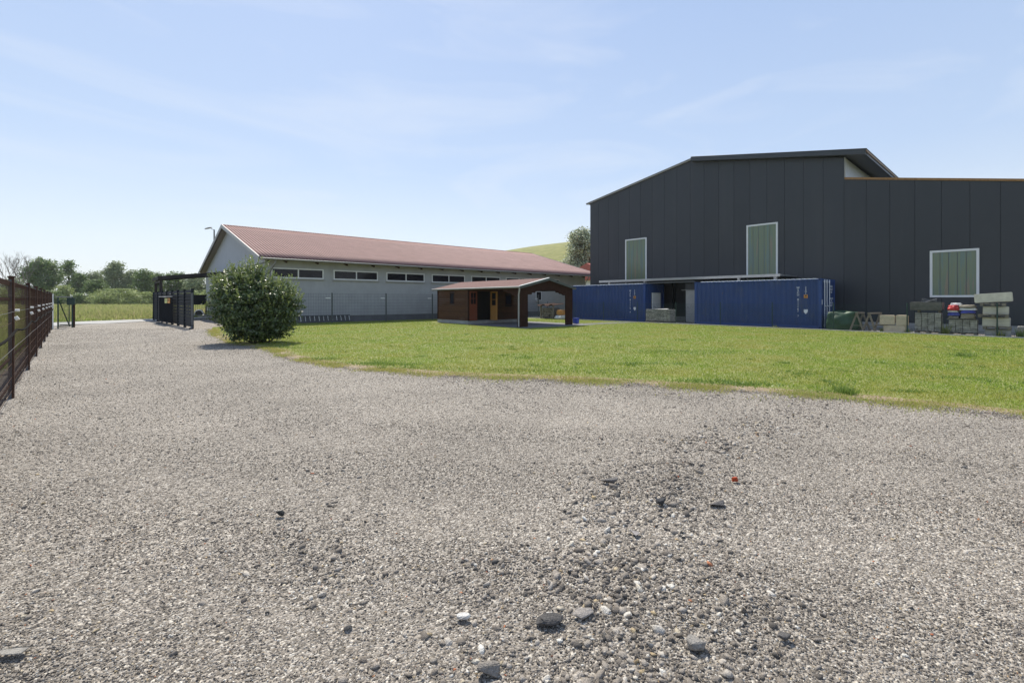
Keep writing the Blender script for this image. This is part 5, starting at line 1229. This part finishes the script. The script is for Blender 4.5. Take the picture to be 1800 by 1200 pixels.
# ------------------------------------------------------------------ the big laurel bush
bx, by = S(-8.97, 16.2)
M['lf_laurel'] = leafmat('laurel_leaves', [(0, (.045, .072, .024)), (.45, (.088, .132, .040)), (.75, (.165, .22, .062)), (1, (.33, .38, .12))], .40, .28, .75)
bu = thing('laurel_bush', 'large rounded glossy evergreen bush standing at the corner of gravel and lawn', 'bush', (bx, by, 0))
R_ = Vector((CU, -SU)); Fw = Vector((SU, CU))
def LP(r_, f_, z, sr, sf, sz): return (R_.x * r_ + Fw.x * f_, R_.y * r_ + Fw.y * f_, z, sr, sf, sz)
lobes = [LP(.08, 0, 1.25, 1.22, 1.15, 1.0), LP(-.80, 0, 1.45, .74, .8, .72), LP(.72, 0, 1.15, .78, .9, .80), LP(-.25, .1, 1.95, .72, .75, .62), LP(.25, -.1, 1.9, .55, .6, .5), LP(-.55, -.4, 1.75, .6, .55, .55),
         LP(.55, -.5, 1.6, .62, .55, .55), LP(0, -.7, 1.1, .95, .55, .75), LP(-.85, -.2, 1.1, .6, .65, .45), LP(.85, -.15, .85, .58, .65, .5), LP(.25, -.35, .6, .85, .8, .45), LP(-.85, 0, 1.95, .55, .6, .5), LP(-.62, .1, 2.22, .42, .45, .44), LP(-.05, .1, 2.42, .30, .4, .30), LP(.9, .1, 1.75, .42, .5, .4), LP(.15, -.75, .42, .7, .45, .36), LP(.55, -.3, .38, .6, .5, .34), LP(-.15, -.5, .62, .6, .5, .35), LP(.75, -.1, .55, .6, .6, .4), LP(1.0, .2, 1.35, .5, .5, .5), LP(-1.05, .1, 1.5, .45, .5, .45)]
P, a, b, s, cr = foliage(lobes, 34000, .115, .30, .075, .5, nclump=2600)
z = P[:, 2]; keep = z > .1; P, a, b, s, cr = P[keep], a[keep], b[keep], s[keep], cr[keep]
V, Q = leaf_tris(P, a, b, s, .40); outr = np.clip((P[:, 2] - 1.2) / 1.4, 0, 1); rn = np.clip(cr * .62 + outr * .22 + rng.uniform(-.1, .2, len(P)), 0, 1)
# shoots that stick out of the top and sides
SP, SA, SB, SS, SR = [], [], [], [], []
for k in range(420):
    L_ = lobes[rng.integers(0, len(lobes))]; d = rng.normal(0, 1, 3); d[2] = abs(d[2]) * .9 + .15; d /= np.linalg.norm(d); p = np.array(L_[:3]) + d * np.array(L_[3:]) * .96; gdir = d * .5 + np.array([0, 0, .8]); gdir /= np.linalg.norm(gdir)
    l = rng.uniform(.10, .42)
    for j in range(16):
        q = p + gdir * l * j / 15; aa = rng.normal(0, 1, 3) * .8 + gdir; aa /= np.linalg.norm(aa); bb = np.cross(aa, rng.normal(0, 1, 3)); bb /= np.linalg.norm(bb); SP.append(q + aa * .03); SA.append(aa); SB.append(bb); SS.append(.09 * rng.uniform(.6, 1.1)); SR.append(rng.uniform(.7, 1))
V2, Q2 = leaf_tris(np.array(SP), np.array(SA), np.array(SB), np.array(SS), .38)
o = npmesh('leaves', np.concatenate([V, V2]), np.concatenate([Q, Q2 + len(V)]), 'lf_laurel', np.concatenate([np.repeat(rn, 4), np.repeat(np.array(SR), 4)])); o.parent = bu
g = MB(); r = random.Random(3)
for k in range(26):
    L_ = lobes[k % len(lobes)]; e_ = Vector((L_[0] + r.uniform(-.3, .3), L_[1] + r.uniform(-.3, .3), L_[2] + r.uniform(-.1, .3))); s0 = Vector((r.uniform(-.25, .25) + R_.x * .15, r.uniform(-.25, .25) + R_.y * .15, -.02)); mid = s0.lerp(e_, .5) + Vector((0, 0, -.12)); g.tube([s0, mid, e_], [.03, .02, .008], 5)
g.build('stems', 'bark', bu, local=True)

# ------------------------------------------------------------------ summer haze
g = MB(); g.box(-2600, 2600, -2600, 2600, -1.05, 52)
hm = bpy.data.materials.new('haze'); hm.use_nodes = True; t = hm.node_tree; t.nodes.clear(); o_ = N(t, 'ShaderNodeOutputMaterial'); pv_ = N(t, 'ShaderNodeVolumePrincipled')
pv_.inputs['Color'].default_value = (.92, .95, 1, 1); pv_.inputs['Density'].default_value = .00020; pv_.inputs['Anisotropy'].default_value = .3
lk(t, pv_.outputs[0], o_.inputs['Volume']); tag(g.build('haze', hm), kind='stuff')
